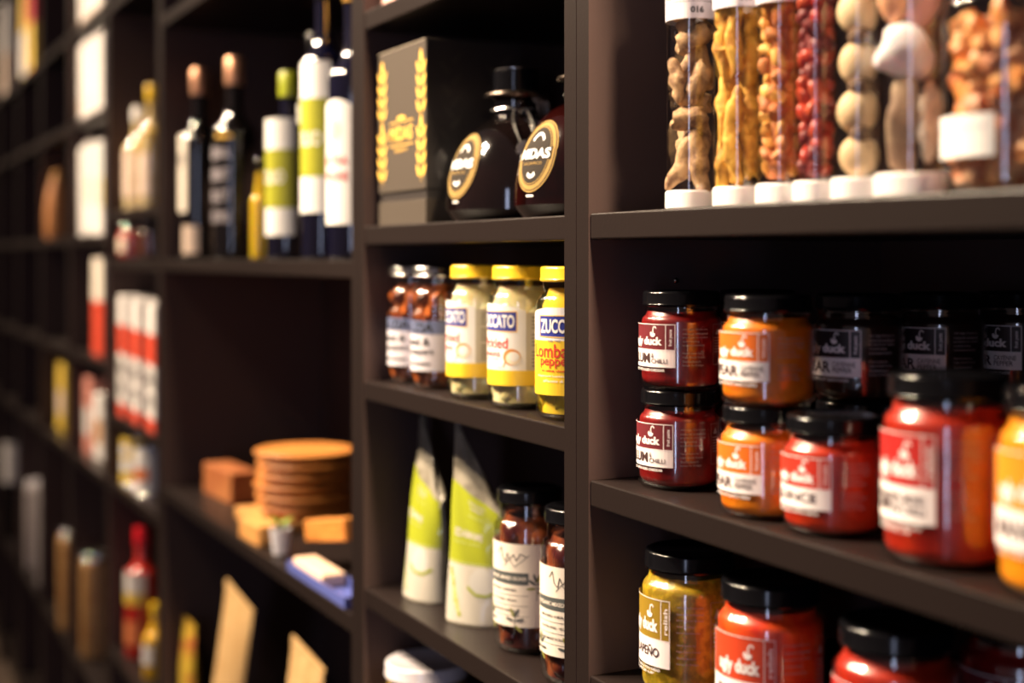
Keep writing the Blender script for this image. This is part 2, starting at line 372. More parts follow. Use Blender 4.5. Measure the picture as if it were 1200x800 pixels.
large_jar('relish', 'TOMATO', ('SMOKED', 'CHILLI'), ('WONDERFUL WITH EVERYTHING', 'TASTE IT'), 'large blurred red relish jar standing at the right on the middle shelf', (px, 0.048, zs), -96)
px = XA(1262, 0.046)
large_jar('ochre', 'MANGO', (), ('GREAT WITH CURRY',), 'large bright orange jar cut off by the right edge of the photo', (px, 0.046, zs))
zs = EYE + zR[2]
large_jar('jalapeno', 'JALAPEÑO', (), ('EVERYTHING YOU NEED', 'TO SPICE UP'), 'large olive green jalapeno relish jar on the bottom shelf beside the post', (XA(808, 0.052), 0.052, zs), -98)
large_jar('orange', 'TOMATO', (), ('SWEET AND STICKY',), 'large orange red relish jar right of the green jalapeno jar', (XA(903, 0.047), 0.047, zs), -74)
large_jar('relish', 'BEETROOT', (), ('LOVELY',), 'large red relish jar at the bottom, third from the post', (XA(1050, 0.046), 0.046, zs), -90)
large_jar('plum', 'PLUM', (), ('LOVELY',), 'dark shadowed relish jar in the lower right corner behind the red one', (XA(1195, 0.135), 0.135, zs), -90)

# pickle jars on the left unit -------------------------------------------------
def ring_balls(Rj, z0, z1, rb, seed, sub=2, amp=0.05, elong=1.0, tilt=0.0):
    rnd = random.Random(seed)
    def f(bm):
        z = z0 + rb; k = 0
        while z < z1 - rb * 0.4:
            rr = Rj - rb * 0.92 - 0.0022; n = max(4, int(2 * PI * rr / (2 * rb * 0.94)))
            for i in range(n):
                a = 2 * PI * (i + 0.5 * (k % 2)) / n + rnd.uniform(-0.1, 0.1); s = rb * rnd.uniform(0.88, 1.05)
                blob(bm, (rr * math.cos(a), rr * math.sin(a), z + rnd.uniform(-0.15, 0.15) * rb), (s * 0.95, s, s * elong * rnd.uniform(0.9, 1.1)), (rnd.uniform(-tilt, tilt), rnd.uniform(-tilt, tilt), a), amp, 120, seed + i + 10 * k, sub)
            z += rb * 1.75 * elong * 0.95; k += 1
    return f
ONION = mat('pickled_onion', (0.72, 0.64, 0.40), 0.3, col2=(0.55, 0.46, 0.22), sss=0.3, scale=50)
PEPPER = mat('yellow_pepper', (0.80, 0.50, 0.02), 0.3, col2=(0.62, 0.44, 0.04), sss=0.2, scale=60)
NUTS = mat('orange_nut_mix', (0.55, 0.13, 0.02), 0.35, col2=(0.12, 0.03, 0.01), scale=70, detail=2)
OLIVE = mat('mixed_olives', (0.30, 0.08, 0.02), 0.22, col2=(0.05, 0.008, 0.008), sss=0.1, scale=28, ramp=(0.35, 0.6))
def zuccato(kind, loc, az, label):
    t = thing('pickle_jar', label, 'jar', loc, 0, None); Rj = 0.033
    if kind == 'onion': jar_parts(t, Rj, 0.136, ONION, 'yellow', 0.0290, 0.0135, 0.006, 0.016, 0.010, core=0.005, extra=ring_balls(Rj, 0.004, 0.106, 0.0115, 5))
    else: jar_parts(t, Rj, 0.136, PEPPER, 'yellow', 0.0290, 0.0135, 0.006, 0.016, 0.010, core=0.006, extra=ring_balls(Rj, 0.013, 0.106, 0.0095, 9, elong=1.9, tilt=0.35, amp=0.12))
    cv = Canvas(cyl_map(Rj + 0.0002, az)); q = 2 * PI * Rj
    v0, v1 = 0.023, 0.099
    cv.rect(-q / 2 + 0.004, q / 2 - 0.004, v0, 0.0375, YELLOW, 1)
    lower = WHITE if kind == 'onion' else YELLOW
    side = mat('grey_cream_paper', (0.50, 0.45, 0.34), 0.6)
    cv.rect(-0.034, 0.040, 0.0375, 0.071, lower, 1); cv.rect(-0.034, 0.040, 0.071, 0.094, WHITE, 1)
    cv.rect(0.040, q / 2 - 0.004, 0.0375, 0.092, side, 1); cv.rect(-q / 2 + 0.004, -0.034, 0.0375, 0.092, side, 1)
    cv.poly([(-0.034, 0.094), (0.040, 0.094), (0.030, 0.097), (0.012, 0.1), (-0.008, 0.1), (-0.025, 0.097)], WHITE, 1)
    cv.rect(-0.017, 0.031, 0.0745, 0.0925, BLUE, 2); cv.frame(-0.0178, 0.0318, 0.0737, 0.0933, 0.0008, GOLD, 3)
    cv.text('ZUCCATO', -0.0155, 0.0292, 0.0775, 0.0900, WHITE, 4, 0.03)
    cv.text('DAL 1910', -0.006, 0.006, 0.0698, 0.0718, BLUE, 3, 0.01)
    if kind == 'onion':
        cv.text('Pickled', -0.014, 0.0225, 0.0580, 0.0680, RED, 3, 0.012); cv.text('onions', -0.010, 0.014, 0.0498, 0.0560, RED, 3, 0.012)
        cv.text('in wine vinegar', -0.014, 0.013, 0.0465, 0.0485, RED, 3, 0.02)
        cv.text('Cipolline lombarde', -0.016, 0.014, 0.0425, 0.0443, INK, 3, 0.0); cv.text("all'aceto di vino", -0.014, 0.016, 0.0393, 0.0411, INK, 3, 0.0)
        on = mat('onion_picture', (0.86, 0.74, 0.56), 0.5); ob = mat('onion_skin_picture', (0.62, 0.25, 0.06), 0.5)
        cv.oval(0.0265, 0.0500, 0.0088, 0.0078, ob, 2); cv.oval(0.0278, 0.0490, 0.0072, 0.0062, on, 3); cv.oval(0.0283, 0.0505, 0.005, 0.0045, WHITE, 4)
        cv.line([(0.0200, 0.0455), (0.0185, 0.0425), (0.0175, 0.0400)], 0.0012, ob, 3)
    else:
        cv.text('Lombardi', -0.026, 0.028, 0.0560, 0.0680, RED, 3, 0.012); cv.text('peppers', -0.016, 0.020, 0.0465, 0.0550, RED, 3, 0.012)
        cv.text('in wine vinegar', -0.014, 0.016, 0.0430, 0.0455, RED, 3, 0.03)
        cv.text('Peperoni Lombardi', -0.020, 0.016, 0.0385, 0.0408, WHITE, 3, 0.01); cv.text("all'aceto di vino", -0.012, 0.018, 0.0345, 0.0368, WHITE, 3, 0.01)
    v = 0.088
    for k_ in range(13):
        if k_ in (4, 8): v -= 0.003
        cv.rect(0.0455, 0.0455 + 0.013 * (0.7 + 0.3 * math.sin(k_ * 2.3)), v - 0.0012, v, mat('grey_ink', (0.16, 0.14, 0.10), 0.6), 3); v -= 0.0033
    cv.build('label', t)
    return t
zs = EYE + zL[2]
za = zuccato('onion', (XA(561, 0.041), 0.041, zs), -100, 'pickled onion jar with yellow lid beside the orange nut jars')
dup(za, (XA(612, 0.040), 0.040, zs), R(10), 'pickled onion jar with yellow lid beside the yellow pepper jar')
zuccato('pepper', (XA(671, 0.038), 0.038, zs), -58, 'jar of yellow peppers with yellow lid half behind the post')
def nut_jar(loc, az, label):
    t = thing('nut_jar', label, 'jar', loc, 0, None); Rj = 0.0295
    jar_parts(t, Rj, 0.134, NUTS, 'silver', 0.0280, 0.012, 0.008, 0.014, 0.008, core=0.009, extra=ring_balls(Rj, 0.004, 0.112, 0.0085, 3, amp=0.35, elong=1.2, tilt=0.6))
    cv = Canvas(cyl_map(Rj + 0.0002, az)); L = mat('lilac_white_paper', (0.66, 0.62, 0.68), 0.5)
    cv.rect(-0.046, 0.046, 0.020, 0.070, L, 1); cv.rect(-0.046, 0.046, 0.060, 0.0745, mat('blue_grey_print', (0.16, 0.19, 0.34), 0.5), 2)
    cv.text('DELIZIA', -0.026, 0.028, 0.0620, 0.0725, INK, 3, 0.03); cv.text('Sweet &', -0.020, 0.024, 0.0475, 0.0565, INK, 3, 0.02)
    cv.text('hot peppers', -0.024, 0.028, 0.0360, 0.0450, INK, 3, 0.02); cv.rect(-0.022, 0.024, 0.0265, 0.0290, INK, 3)
    cv.build('label', t); return t
na = nut_jar((XA(475, 0.050), 0.050, zs), -86, 'jar of orange peppers with silver lid nearest the left panel')
dup(na, (XA(513, 0.046), 0.046, zs), 0, 'jar of orange peppers with silver lid beside the first pickled onion jar')

# olives
def olive_jar(loc, az, label):
    t = thing('olive_jar', label, 'jar', loc, 0, None); Rj = 0.0355
    jar_parts(t, Rj, 0.158, OLIVE, 'black', 0.0320, 0.014, 0.012, 0.012, 0.010, core=0.006, extra=ring_balls(Rj, 0.005, 0.132, 0.0125, 14, amp=0.04, elong=1.15, tilt=0.5))
    cv = Canvas(cyl_map(Rj + 0.0002, az)); G = mat('grey_print', (0.08, 0.09, 0.09), 0.5)
    cv.rect(-0.052, 0.040, 0.028, 0.108, CREAM, 1)
    cv.line([(-0.010, 0.098), (-0.006, 0.104), (-0.004, 0.094), (0.0, 0.090), (0.002, 0.099), (0.005, 0.093), (0.009, 0.098), (0.012, 0.092), (0.016, 0.099), (0.022, 0.096)], 0.0008, INK, 3)
    cv.line([(-0.002, 0.086), (0.004, 0.093), (0.010, 0.086), (0.018, 0.092), (0.025, 0.098)], 0.0006, INK, 3)
    cv.rect(-0.030, 0.024, 0.0690, 0.0805, G, 2); cv.text('ORGANIC MIXED OLIVES', -0.028, 0.022, 0.0730, 0.0765, CREAM, 3, 0.02)
    for v, s in ((0.0625, 'MIXED HERBS'), (0.0525, 'GLUTEN FREE - VEGAN'), (0.0425, 'HANDMADE IN BARREL')):
        cv.text(s, -0.022, 0.012, v, v + 0.0024, INK, 3, 0.01); cv.rect(-0.030, 0.024, v - 0.0042, v - 0.0038, INK, 2)
    rnd = random.Random(3)
    for (cu, c2, n) in ((0.032, 0.066, 7), (-0.024, 0.033, 6), (0.010, 0.033, 5)):
        for i in range(n):
            a = -40 + 260 * i / n; cv.oval(cu + 0.0055 * math.cos(R(a)), c2 + 0.010 * math.sin(R(a)), 0.0048, 0.0013, G if i % 3 else mat('olive_green_ink', (0.25, 0.25, 0.05), 0.5), 3 + (i % 2), 10, a)
        cv.line([(cu, c2 - 0.012), (cu, c2 + 0.010)], 0.0006, G, 3)
    cv.build('label', t); return t
zs = EYE + zL[3]
oa = olive_jar((XA(621, 0.062), 0.062, zs), -68, 'tall jar of olives with black lid and cream label beside the green pouch')
dup(oa, (XA(679, 0.055), 0.055, zs), R(6), 'tall jar of olives half hidden behind the black post')

# pouches
def pouch(loc, rz, label, w=0.076, skew=0.055, lean=0.0, s=1.0):
    t = thing('snack_pouch', label, 'pouch', loc, rz, 'green and white pouches')
    Hh = 0.185 * s
    def surf(u, v, sgn):
        q = v / Hh; e = max(0.0, 1 - (2 * u / w) ** 2); th = 0.024 * (1 - q) ** 0.75 * math.sqrt(e) + 0.0008 + 0.0012 * math.sin(u * 160 + v * 70) * (0.3 + q)
        th = max(th, 0.0006); x_ = u * (1 - 0.10 * q - 0.05 * math.sin(q * PI)); z = v * (1 + 0.13 * s - 1.9 * (u / w + 0.5) * skew / Hh * q ** 2.0) + 0.0004
        z = z - 0.004 * math.cos(PI * u / w) * (1 - q) ** 6 * 0 ; y_ = sgn * th + lean * q * q
        y_ += (u / w + 0.5) ** 2 * -0.016 * q ** 3
        return (x_, y_, z)
    NU, NV = 18, 34
    CLEAR = mat('grey_foil_film', (0.20, 0.18, 0.14), 0.28, col2=(0.32, 0.29, 0.23), scale=50)
    bm = bmesh.new()
    for sgn in (-1, 1):
        g = [[bm.verts.new(surf(-w / 2 + w * i / NU, Hh * k / NV, sgn)) for i in range(NU + 1)] for k in range(NV + 1)]
        for k in range(NV):
            for i in range(NU): bm.faces.new((g[k][i], g[k][i + 1], g[k + 1][i + 1], g[k + 1][i])).material_index = 0
    bmesh.ops.remove_doubles(bm, verts=bm.verts, dist=0.0003)
    obj('film_bag', bm, CLEAR, t)
    cv = Canvas(lambda u, v, off: (lambda p: (p[0], p[1] - off, p[2]))(surf(u, v, -1)), w / NU, Hh / NV)
    SW = mat('pouch_white', (0.52, 0.49, 0.42), 0.35, coat=0.3); LG = mat('pouch_lime', (0.31, 0.35, 0.02), 0.35, coat=0.3); LP = mat('pouch_pale_lime', (0.50, 0.55, 0.20), 0.4)
    a = w / 2 - 0.0012
    cv.rect(-a, a, 0.002, 0.056, SW, 1); cv.rect(-a, a, 0.056, 0.132, LG, 1)
    cv.rect(-a, a, 0.0575, 0.0583, LP, 2)
    cv.text('ORGANIC', -0.010, 0.012, 0.120, 0.1235, SW, 2, 0.02); cv.text('GREEN', -0.007, 0.009, 0.114, 0.1175, SW, 2, 0.02); cv.text('POUCH', -0.009, 0.011, 0.105, 0.108, LP, 2, 0.0)
    cv.text('EDAMAME', -0.026, 0.012, 0.082, 0.090, SW, 2, 0.03); cv.text('lightly salted', -0.026, 0.010, 0.0755, 0.0785, LP, 2, 0.0)
    for k in range(5): cv.line([(-0.030 + k * 0.003, 0.051 - 0.007 * k), (-0.024 + k * 0.002, 0.038 - 0.006 * k), (-0.020 + 0.002 * k, 0.020 - 0.003 * k)], 0.0042, LP if k % 2 else LG, 2)
    cv.oval(0.012, 0.040, 0.014, 0.0145, mat('pouch_grey_bean', (0.55, 0.54, 0.50), 0.4), 2); cv.line([(-0.004, 0.036), (0.006, 0.029), (0.018, 0.028), (0.031, 0.034)], 0.003, LG, 3)
    cv.build('print', t, 0.00018); return t
pa = pouch((-1.306, 0.058, zs), R(38), 'green and white stand-up pouch next to the olive jar', lean=0.010)
dup(pa, (-1.424, 0.050, zs), R(8), 'green and white stand-up pouch nearest the left panel of its shelf')
# jar below with the white lid
t = thing('storage_jar', 'jar with a wide pale lilac lid on the lowest visible shelf', 'jar', (XA(500, 0.053), 0.053, EYE + zL[4]))
jar_parts(t, 0.047, 0.140, mat('mustard_contents', (0.40, 0.25, 0.05), 0.4, col2=(0.5, 0.36, 0.08), scale=80), 'white', 0.0475, 0.016, 0.004, 0.008, 0.008)
t = thing('pink_carton', 'pale pink carton on the top shelf above the dark gift box', 'carton', (XA(466, 0.02), 0.02, EYE + zL[0]))
bm = bmesh.new(); box(bm, -0.05, 0.06, 0, 0.06, 0, 0.16); obj('card_box', bm, mat('pink_card', (0.85, 0.50, 0.45), 0.5), t, False, 0.001)
cv = Canvas(flat_map(0)); cv.rect(-0.045, 0.055, 0.03, 0.12, WHITE, 1); cv.rect(-0.03, 0.03, 0.06, 0.07, RED, 2); cv.build('label', t)

# ---------------------------------------------------------------- dark gift box and decanters
zs = EYE + zL[1]
xa, xb = XA(444, 0.013), XA(499, 0.013); bw = xb - xa
t = thing('gift_box', 'tall dark grey gift box with gold laurel branches on its front', 'box', ((xa + xb) / 2, 0.013, zs))
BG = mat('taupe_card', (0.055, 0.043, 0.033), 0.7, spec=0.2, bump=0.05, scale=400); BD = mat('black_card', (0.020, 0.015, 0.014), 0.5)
bm = bmesh.new(); box(bm, -bw / 2, bw / 2, 0, 0.115, 0.0, 0.027); obj('tray', bm, BG, t, False, 0.0006)
bm = bmesh.new(); box(bm, -bw / 2 + 0.002, bw / 2 - 0.002, 0.002, 0.113, 0.0272, 0.037); obj('neck_band', bm, BD, t, False)
bm = bmesh.new(); box(bm, -bw / 2, bw / 2, 0, 0.115, 0.0372, 0.199)
bm.faces.ensure_lookup_table()
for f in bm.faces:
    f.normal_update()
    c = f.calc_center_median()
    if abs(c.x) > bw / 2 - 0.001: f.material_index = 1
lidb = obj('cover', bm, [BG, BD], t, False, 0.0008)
cv = Canvas(flat_map(0), 1)
def leafp(cv, cu, c2, a, b, rot, m, L=2):
    pts = []
    for i in range(14):
        t_ = 2 * PI * i / 14; x_ = a * math.cos(t_); y_ = b * math.sin(t_) * (1 - 0.35 * math.cos(t_)); pts.append((cu + x_ * math.cos(R(rot)) - y_ * math.sin(R(rot)), c2 + x_ * math.sin(R(rot)) + y_ * math.cos(R(rot))))
    cv.poly(pts, m, L)
for s in (-1, 1):
    ue = s * (bw / 2 - 0.012)
    for lo, n in ((0.050, 4), (0.120, 4)):
        cv.line([(ue + 0.0 * s, lo - 0.004), (ue + 0.003 * s, lo + 0.006), (ue - 0.001 * s, lo + 0.055)], 0.0012, GOLD, 2)
        for i in range(n):
            v = lo + 0.004 + i * 0.0140
            leafp(cv, ue - 0.0078, v + 0.004, 0.0080, 0.0033, 135 if s < 0 else 125, GOLD); leafp(cv, ue + 0.0078, v + 0.004, 0.0080, 0.0033, 50, GOLD)
        leafp(cv, ue, lo + 0.061, 0.008, 0.004, 92, GOLD)
cv.text('MIDAS', -bw / 2 + 0.036, bw / 2 - 0.036, 0.094, 0.110, GOLD, 3, 0.02)
for v in (0.0885, 0.1145): cv.rect(-bw / 2 + 0.034, bw / 2 - 0.034, v, v + 0.0012, GOLD, 2)
cv.text('BALSAMICO', -0.018, 0.018, 0.0815, 0.0855, GOLD, 2, 0.0); cv.oval(0, 0.1195, 0.012, 0.0025, GOLD, 2)
cv.rect(-bw / 2 + 0.001, bw / 2 - 0.001, 0.1975, 0.1985, mat('pale_edge', (0.35, 0.30, 0.24), 0.4), 1)
cv.build('front_print', lidb)
cv = Canvas(lambda u, v, off: (bw / 2 + off, 0.0575 + u, v), 1); DL = mat('faint_leaf_varnish', (0.034, 0.026, 0.022), 0.35)
rnd = random.Random(8)
for s in (-1, 1):
    for i in range(12): leafp(cv, s * 0.028 + rnd.uniform(-0.004, 0.004) + 0.007 * (1 if i % 2 else -1), 0.05 + i * 0.0118, 0.009, 0.0035, 50 if i % 2 else 130, DL)
cv.build('side_print', lidb)

def decanter(loc, body_mat, az, label, tilt_handle):
    t = thing('decanter_bottle', label, 'bottle', loc, 0, 'dome shaped bottles')
    def rad(z):                    # outline of the squat dome
        if z < 0.012: return 0.071 - 0.010 * (1 - z / 0.012) ** 2
        q = min(1.0, max(0.0, (z - 0.020) / 0.088)); return 0.025 + (0.0735 - 0.025) * (1 - q ** 2.0) ** 0.62
    prof = [(0, 0.003), (0.05, 0.001), (0.057, 0.0)] + [(rad(z), z) for z in [0.0005, 0.003, 0.007, 0.012, 0.02, 0.03, 0.04, 0.05, 0.06, 0.07, 0.078, 0.085, 0.091, 0.096, 0.1, 0.103, 0.1055, 0.1072]] + [(0.0245, 0.110), (0.024, 0.117), (0.026, 0.122), (0.026, 0.125), (0.023, 0.128)]
    bm = lathe(bmesh.new(), prof, 72); b = obj('bottle_glass', bm, body_mat, t)
    bm = lathe(bmesh.new(), [(0.0225, 0.1275), (0.032, 0.129), (0.0335, 0.1315), (0.032, 0.134), (0.024, 0.1355), (0, 0.1355)], 48); obj('collar', bm, mat('amber_steel', (0.62, 0.50, 0.42), 0.16, metal=1.0), t)
    bm = lathe(bmesh.new(), [(0, 0.1358), (0.0245, 0.1358), (0.0245, 0.156), (0.0225, 0.158), (0, 0.158)], 48); cp = obj('stopper', bm, BLACK, t)
    bm = lathe(bmesh.new(), [(0.0150, 0.1582), (0.0235, 0.1582), (0.0235, 0.1590), (0.0150, 0.1590)], 40); obj('stopper_rim', bm, SILVER, cp)
    # clasp wire from the neck over the shoulder to a little hanging seal
    bm = bmesh.new(); A = R(az + tilt_handle)
    def on(z, a, off=0.0025): return ((rad(z) + off) * math.cos(a), (rad(z) + off) * math.sin(a), z + off * 0.6)
    tube(bm, [(0.0255 * math.cos(A2), 0.0255 * math.sin(A2), 0.1165 + 0.0008 * math.sin(5 * A2)) for A2 in [2 * PI * i / 32 for i in range(32)]], 0.0016, 8, closed=True)
    tube(bm, [(0.026 * math.cos(A + 0.5), 0.026 * math.sin(A + 0.5), 0.117)] + [on(z, A + 0.5 - (0.105 - z) * 3.0) for z in (0.1045, 0.099, 0.092, 0.084, 0.076)], 0.0014, 8)
    tube(bm, [(0.026 * math.cos(A), 0.026 * math.sin(A), 0.117)] + [on(z, A + (0.105 - z) * 6.0) for z in (0.1045, 0.099, 0.092, 0.084, 0.076)], 0.0009, 8)
    for k in range(5):
        a2 = A + 0.8 + 0.16 * k; tube(bm, [(0.0258 * math.cos(a2), 0.0258 * math.sin(a2), 0.127), (0.0335 * math.cos(a2), 0.0335 * math.sin(a2), 0.1215 + 0.001 * k), (0.036 * math.cos(a2), 0.036 * math.sin(a2), 0.113), (0.029 * math.cos(a2), 0.029 * math.sin(a2), 0.1085)], 0.0012, 6)
    obj('clasp_wire', bm, SILVER, t)
    bm = bmesh.new(); c = on(0.070, A + 0.23, 0.003); M = Matrix.Translation(c) @ Vector((math.cos(A), math.sin(A), 0.25)).to_track_quat('Z', 'Y').to_matrix().to_4x4()
    lathe(bm, [(0, -0.001), (0.0085, -0.001), (0.0092, 0.0005), (0.0085, 0.002), (0.006, 0.0022), (0, 0.0016)], 24); bm.transform(M); obj('hanging_seal', bm, SILVER, t)
    # oval label wrapped on the dome: v is measured along the outline
    S = [(0.0, 0.020)]; z = 0.020
    while z < 0.105:
        z2_ = z + 0.0005; S.append((S[-1][0] + math.hypot(0.0005, rad(z2_) - rad(z)), z2_)); z = z2_
    def fm(u, v, off):
        i = min(range(len(S)), key=lambda i_: abs(S[i_][0] - v)); z = S[i][1]; z += (v - S[i][0]) * (0.6 if z > 0.06 else 0.95) if abs(v - S[i][0]) < 0.002 else 0
        r_ = rad(z); dz = 0.001; n = Vector((dz * 2, rad(z - dz) - rad(z + dz))).normalized(); a = R(az) + u / 0.071 * (1.0 if r_ > 0.066 else 0.071 / max(r_, 0.05) * 0.5 + 0.5)
        return ((r_ + off * n.x) * math.cos(a), (r_ + off * n.x) * math.sin(a), z + off * n.y)
    cv = Canvas(fm, 0.003, 0.003); P = mat('champagne_paper', (0.34, 0.22, 0.07), 0.8, spec=0.1); DK = mat('label_charcoal', (0.030, 0.024, 0.019), 0.8, spec=0.1)
    cx_, cy_ = 0.0, 0.039
    cv.oval(cx_, cy_, 0.0275, 0.036, P, 1, 40); cv.ring(cx_, cy_, 0.0262, 0.0345, 0.0010, DK, 2, 40); cv.oval(cx_, cy_, 0.0215, 0.0295, DK, 2, 36); cv.ring(cx_, cy_, 0.0205, 0.0285, 0.0008, P, 3, 36)
    cv.ring(cx_, cy_ + 0.001, 0.012, 0.021, 0.0028, WHITE, 3, 12, 40, 140); cv.ring(cx_, cy_, 0.012, 0.023, 0.0036, WHITE, 3, 12, 240, 300)
    cv.rect(-0.0225, 0.0225, cy_ - 0.0060, cy_ + 0.0062, DK, 4); cv.text('MIDAS', -0.0215, 0.0215, cy_ - 0.0048, cy_ + 0.0052, WHITE, 6, 0.03)
    cv.text('BALSAMICO', -0.013, 0.013, cy_ - 0.0105, cy_ - 0.0078, P, 5, 0.0); cv.rect(-0.005, 0.005, -0.001, 0.001, WHITE, 1)
    cv.build('label', t, 0.00012); return t
VIN = mat('dark_vinegar_glass', (0.002, 0.0015, 0.0015), 0.05, coat=1.0, col2=(0.006, 0.003, 0.003), scale=12, spec=0.3)
VIN2 = mat('ruby_vinegar_glass', (0.013, 0.0012, 0.001), 0.05, coat=1.0, col2=(0.003, 0.001, 0.001), scale=16, spec=0.3)
decanter((XA(605, 0.084), 0.084, zs), VIN, -84, 'squat dome bottle of dark vinegar with silver clasp beside the gift box', 52)
decanter((XA(693, 0.086), 0.086, zs), VIN2, -80, 'squat dome bottle of reddish vinegar half behind the post', 50)

# ---------------------------------------------------------------- glass tubes on the right unit
zs = EYE + zR[0]
def test_tube(px, r, Rt, label, mats, fill, num, seed=0):
    t = thing('glass_tube', label, 'tube', (XA(px, r), r, zs)); H = 0.30
    bm = lathe(bmesh.new(), [(0, 0.010), (Rt - 0.004, 0.010)] + arc(Rt - 0.004, 0.014, 0.004, -90, 0, 4) + [(Rt, H)], 48); obj('tube_wall', bm, TUBE, t)
    bm = lathe(bmesh.new(), [(0, 0), (Rt - 0.0005, 0), (Rt + 0.0008, 0.001), (Rt + 0.0008, 0.0128), (Rt - 0.0004, 0.0142), (0, 0.0142)], 48); obj('base_cap', bm, mat('white_plastic', (0.82, 0.78, 0.78), 0.35, sss=0.1), t)
    bm = lathe(bmesh.new(), [(0, H + 0.012), (Rt, H + 0.012), (Rt + 0.0008, H + 0.010), (Rt + 0.0008, H - 0.008), (Rt - 0.0001, H - 0.009)], 48); obj('top_cap', bm, MATS['white_plastic'], t)
    bm = bmesh.new(); fill(bm, Rt, random.Random(seed)); obj('contents', bm, mats, t)
    if num:
        cv = Canvas(cyl_map(Rt + 0.0002, -52)); LB = mat('pale_lilac_paper', (0.70, 0.66, 0.72), 0.5); z0, word = num[1], num[0]; q = PI * Rt - 0.002
        cv.rect(-q, q, z0, z0 + 0.075, LB, 1); cv.rect(-q, q, z0 + 0.0125, z0 + 0.013, mat('grey_ink2', (0.25, 0.22, 0.22), 0.5), 2)
        cv.text('salt', -0.020, 0.004, z0 + 0.021, z0 + 0.033, INK, 3, 0.03)
        for a in range(4):
            for b in range(4): cv.rect(0.0070 + a * 0.0026, 0.0086 + a * 0.0026, z0 + 0.0205 + b * 0.0034, z0 + 0.0225 + b * 0.0034, INK, 3)
        cv.text('DRIED ROOTS', -0.018, -0.001, z0 + 0.0145, z0 + 0.0170, INK, 3, 0.01); cv.text(word, 0.0055, 0.0155, z0 + 0.0040, z0 + 0.0090, INK, 3, 0.04)
        cv.build('label', t)
    return t
def f_roots(bm, Rt, rnd):
    specs = [(-0.006, -0.006, 0.034, 0.009, 0.022, 25), (0.008, -0.007, 0.034, 0.009, 0.023, -12), (0.000, -0.005, 0.070, 0.010, 0.019, 82), (-0.008, -0.007, 0.098, 0.0085, 0.018, -14), (0.008, -0.006, 0.098, 0.009, 0.018, 18),
             (0.002, -0.006, 0.128, 0.010, 0.017, 70), (-0.007, -0.006, 0.158, 0.009, 0.018, 10), (0.008, -0.006, 0.160, 0.009, 0.018, -20)]
    for i, (x_, y_, z, r_, l, a) in enumerate(specs + [(x_ * 0.6, 0.008, z + 0.013, r_, l, -a) for x_, y_, z, r_, l, a in specs]):
        a3 = R(-52 + 90); X_, Y_ = x_, y_
        blob(bm, (X_ * math.cos(a3) - Y_ * math.sin(a3), X_ * math.sin(a3) + Y_ * math.cos(a3), z), (r_ * 0.85, r_ * 0.75, l * 0.92), (0, R(a), a3), 0.30, 85, seed=i, sub=3, bend=rnd.uniform(-0.002, 0.002))
def f_sticks(bm, Rt, rnd):
    i = 0; z = 0.035
    while z < 0.16:
        for k in range(5):
            a = 2 * PI * k / 5 + z * 40; rr = Rt * 0.52
            blob(bm, (rr * math.cos(a), rr * math.sin(a), z + rnd.uniform(-0.008, 0.008)), (0.0068, 0.0062, rnd.uniform(0.020, 0.026)), (rnd.uniform(-0.18, 0.18), rnd.uniform(-0.18, 0.18), a), 0.28, 110, seed=i, sub=3); i += 1
        z += 0.034
def f_bits(size, el, top, amp=0.3, z0=0.018, dens=1.0):
    def f(bm, Rt, rnd):
        z = z0 + size; k = 0
        while z < top:
            rr = Rt - size * 0.95 - 0.001; n = max(4, int(2 * PI * rr / (size * 1.75) * dens))
            for i in range(n):
                a = 2 * PI * (i + rnd.random() * 0.6) / n; s = size * rnd.uniform(0.75, 1.1); ra = rr * rnd.uniform(0.8, 1.0)
                blob(bm, (ra * math.cos(a), ra * math.sin(a), z + rnd.uniform(-0.3, 0.3) * size), (s * 0.9, s * 0.8, s * el), (rnd.uniform(-0.9, 0.9), rnd.uniform(-0.9, 0.9), a), amp, 140, seed=k, sub=2, mi=rnd.choice((0, 0, 1))); k += 1
            z += size * 1.35 * (0.5 + el * 0.5)
        lathe(bm, [(0, z0), (Rt * 0.5, z0), (Rt * 0.5, z - size), (0, z - size)], 16, 1)
    return f
def f_slices(bm, Rt, rnd):
    for i in range(6):
        a = R(-48); c = (Rt * 0.20 * math.cos(a), Rt * 0.20 * math.sin(a), 0.028 + i * 0.031 - (0.002 if i else 0))
        s = Rt * 0.78
        blob(bm, c, (s, s * 0.8, 0.0135 + 0.0006 * i), (0, R((-8, 4, -14, -20, -10, 5)[i]), R(38)), 0.08, 30, seed=i, sub=3, mi=0)
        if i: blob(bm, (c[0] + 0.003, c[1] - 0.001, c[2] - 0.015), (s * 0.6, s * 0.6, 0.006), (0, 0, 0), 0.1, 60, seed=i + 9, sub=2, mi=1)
def f_rocks(bm, Rt, rnd):
    c = (0, 0)
    blob(bm, (-0.004, -0.002, 0.046), (0.010, 0.012, 0.030), (0, 0, 0), 0.25, 70, 1, 3, mi=2)
    blob(bm, (0.008, 0.006, 0.046), (0.007, 0.008, 0.028), (0, 0.1, 0), 0.25, 70, 5, 3, mi=3)
    blob(bm, (-0.003, -0.003, 0.090), (0.016, 0.015, 0.017), (0, 0.3, 0), 0.24, 65, 2, 3, mi=0)
    blob(bm, (-0.007, -0.008, 0.124), (0.011, 0.010, 0.020), (0, 0, 0), 0.12, 40, 3, 3, mi=4)
    blob(bm, (0.006, 0.003, 0.130), (0.012, 0.013, 0.026), (0.2, 0.3, 0), 0.12, 40, 4, 3, mi=1)
    blob(bm, (-0.002, -0.002, 0.168), (0.014, 0.014, 0.018), (0, 0, 0), 0.12, 40, 6, 3, mi=4)
ROOT = mat('dried_root', (0.20, 0.10, 0.05), 0.75, col2=(0.52, 0.33, 0.17), scale=110, bump=1.0, ramp=(0.35, 0.55))
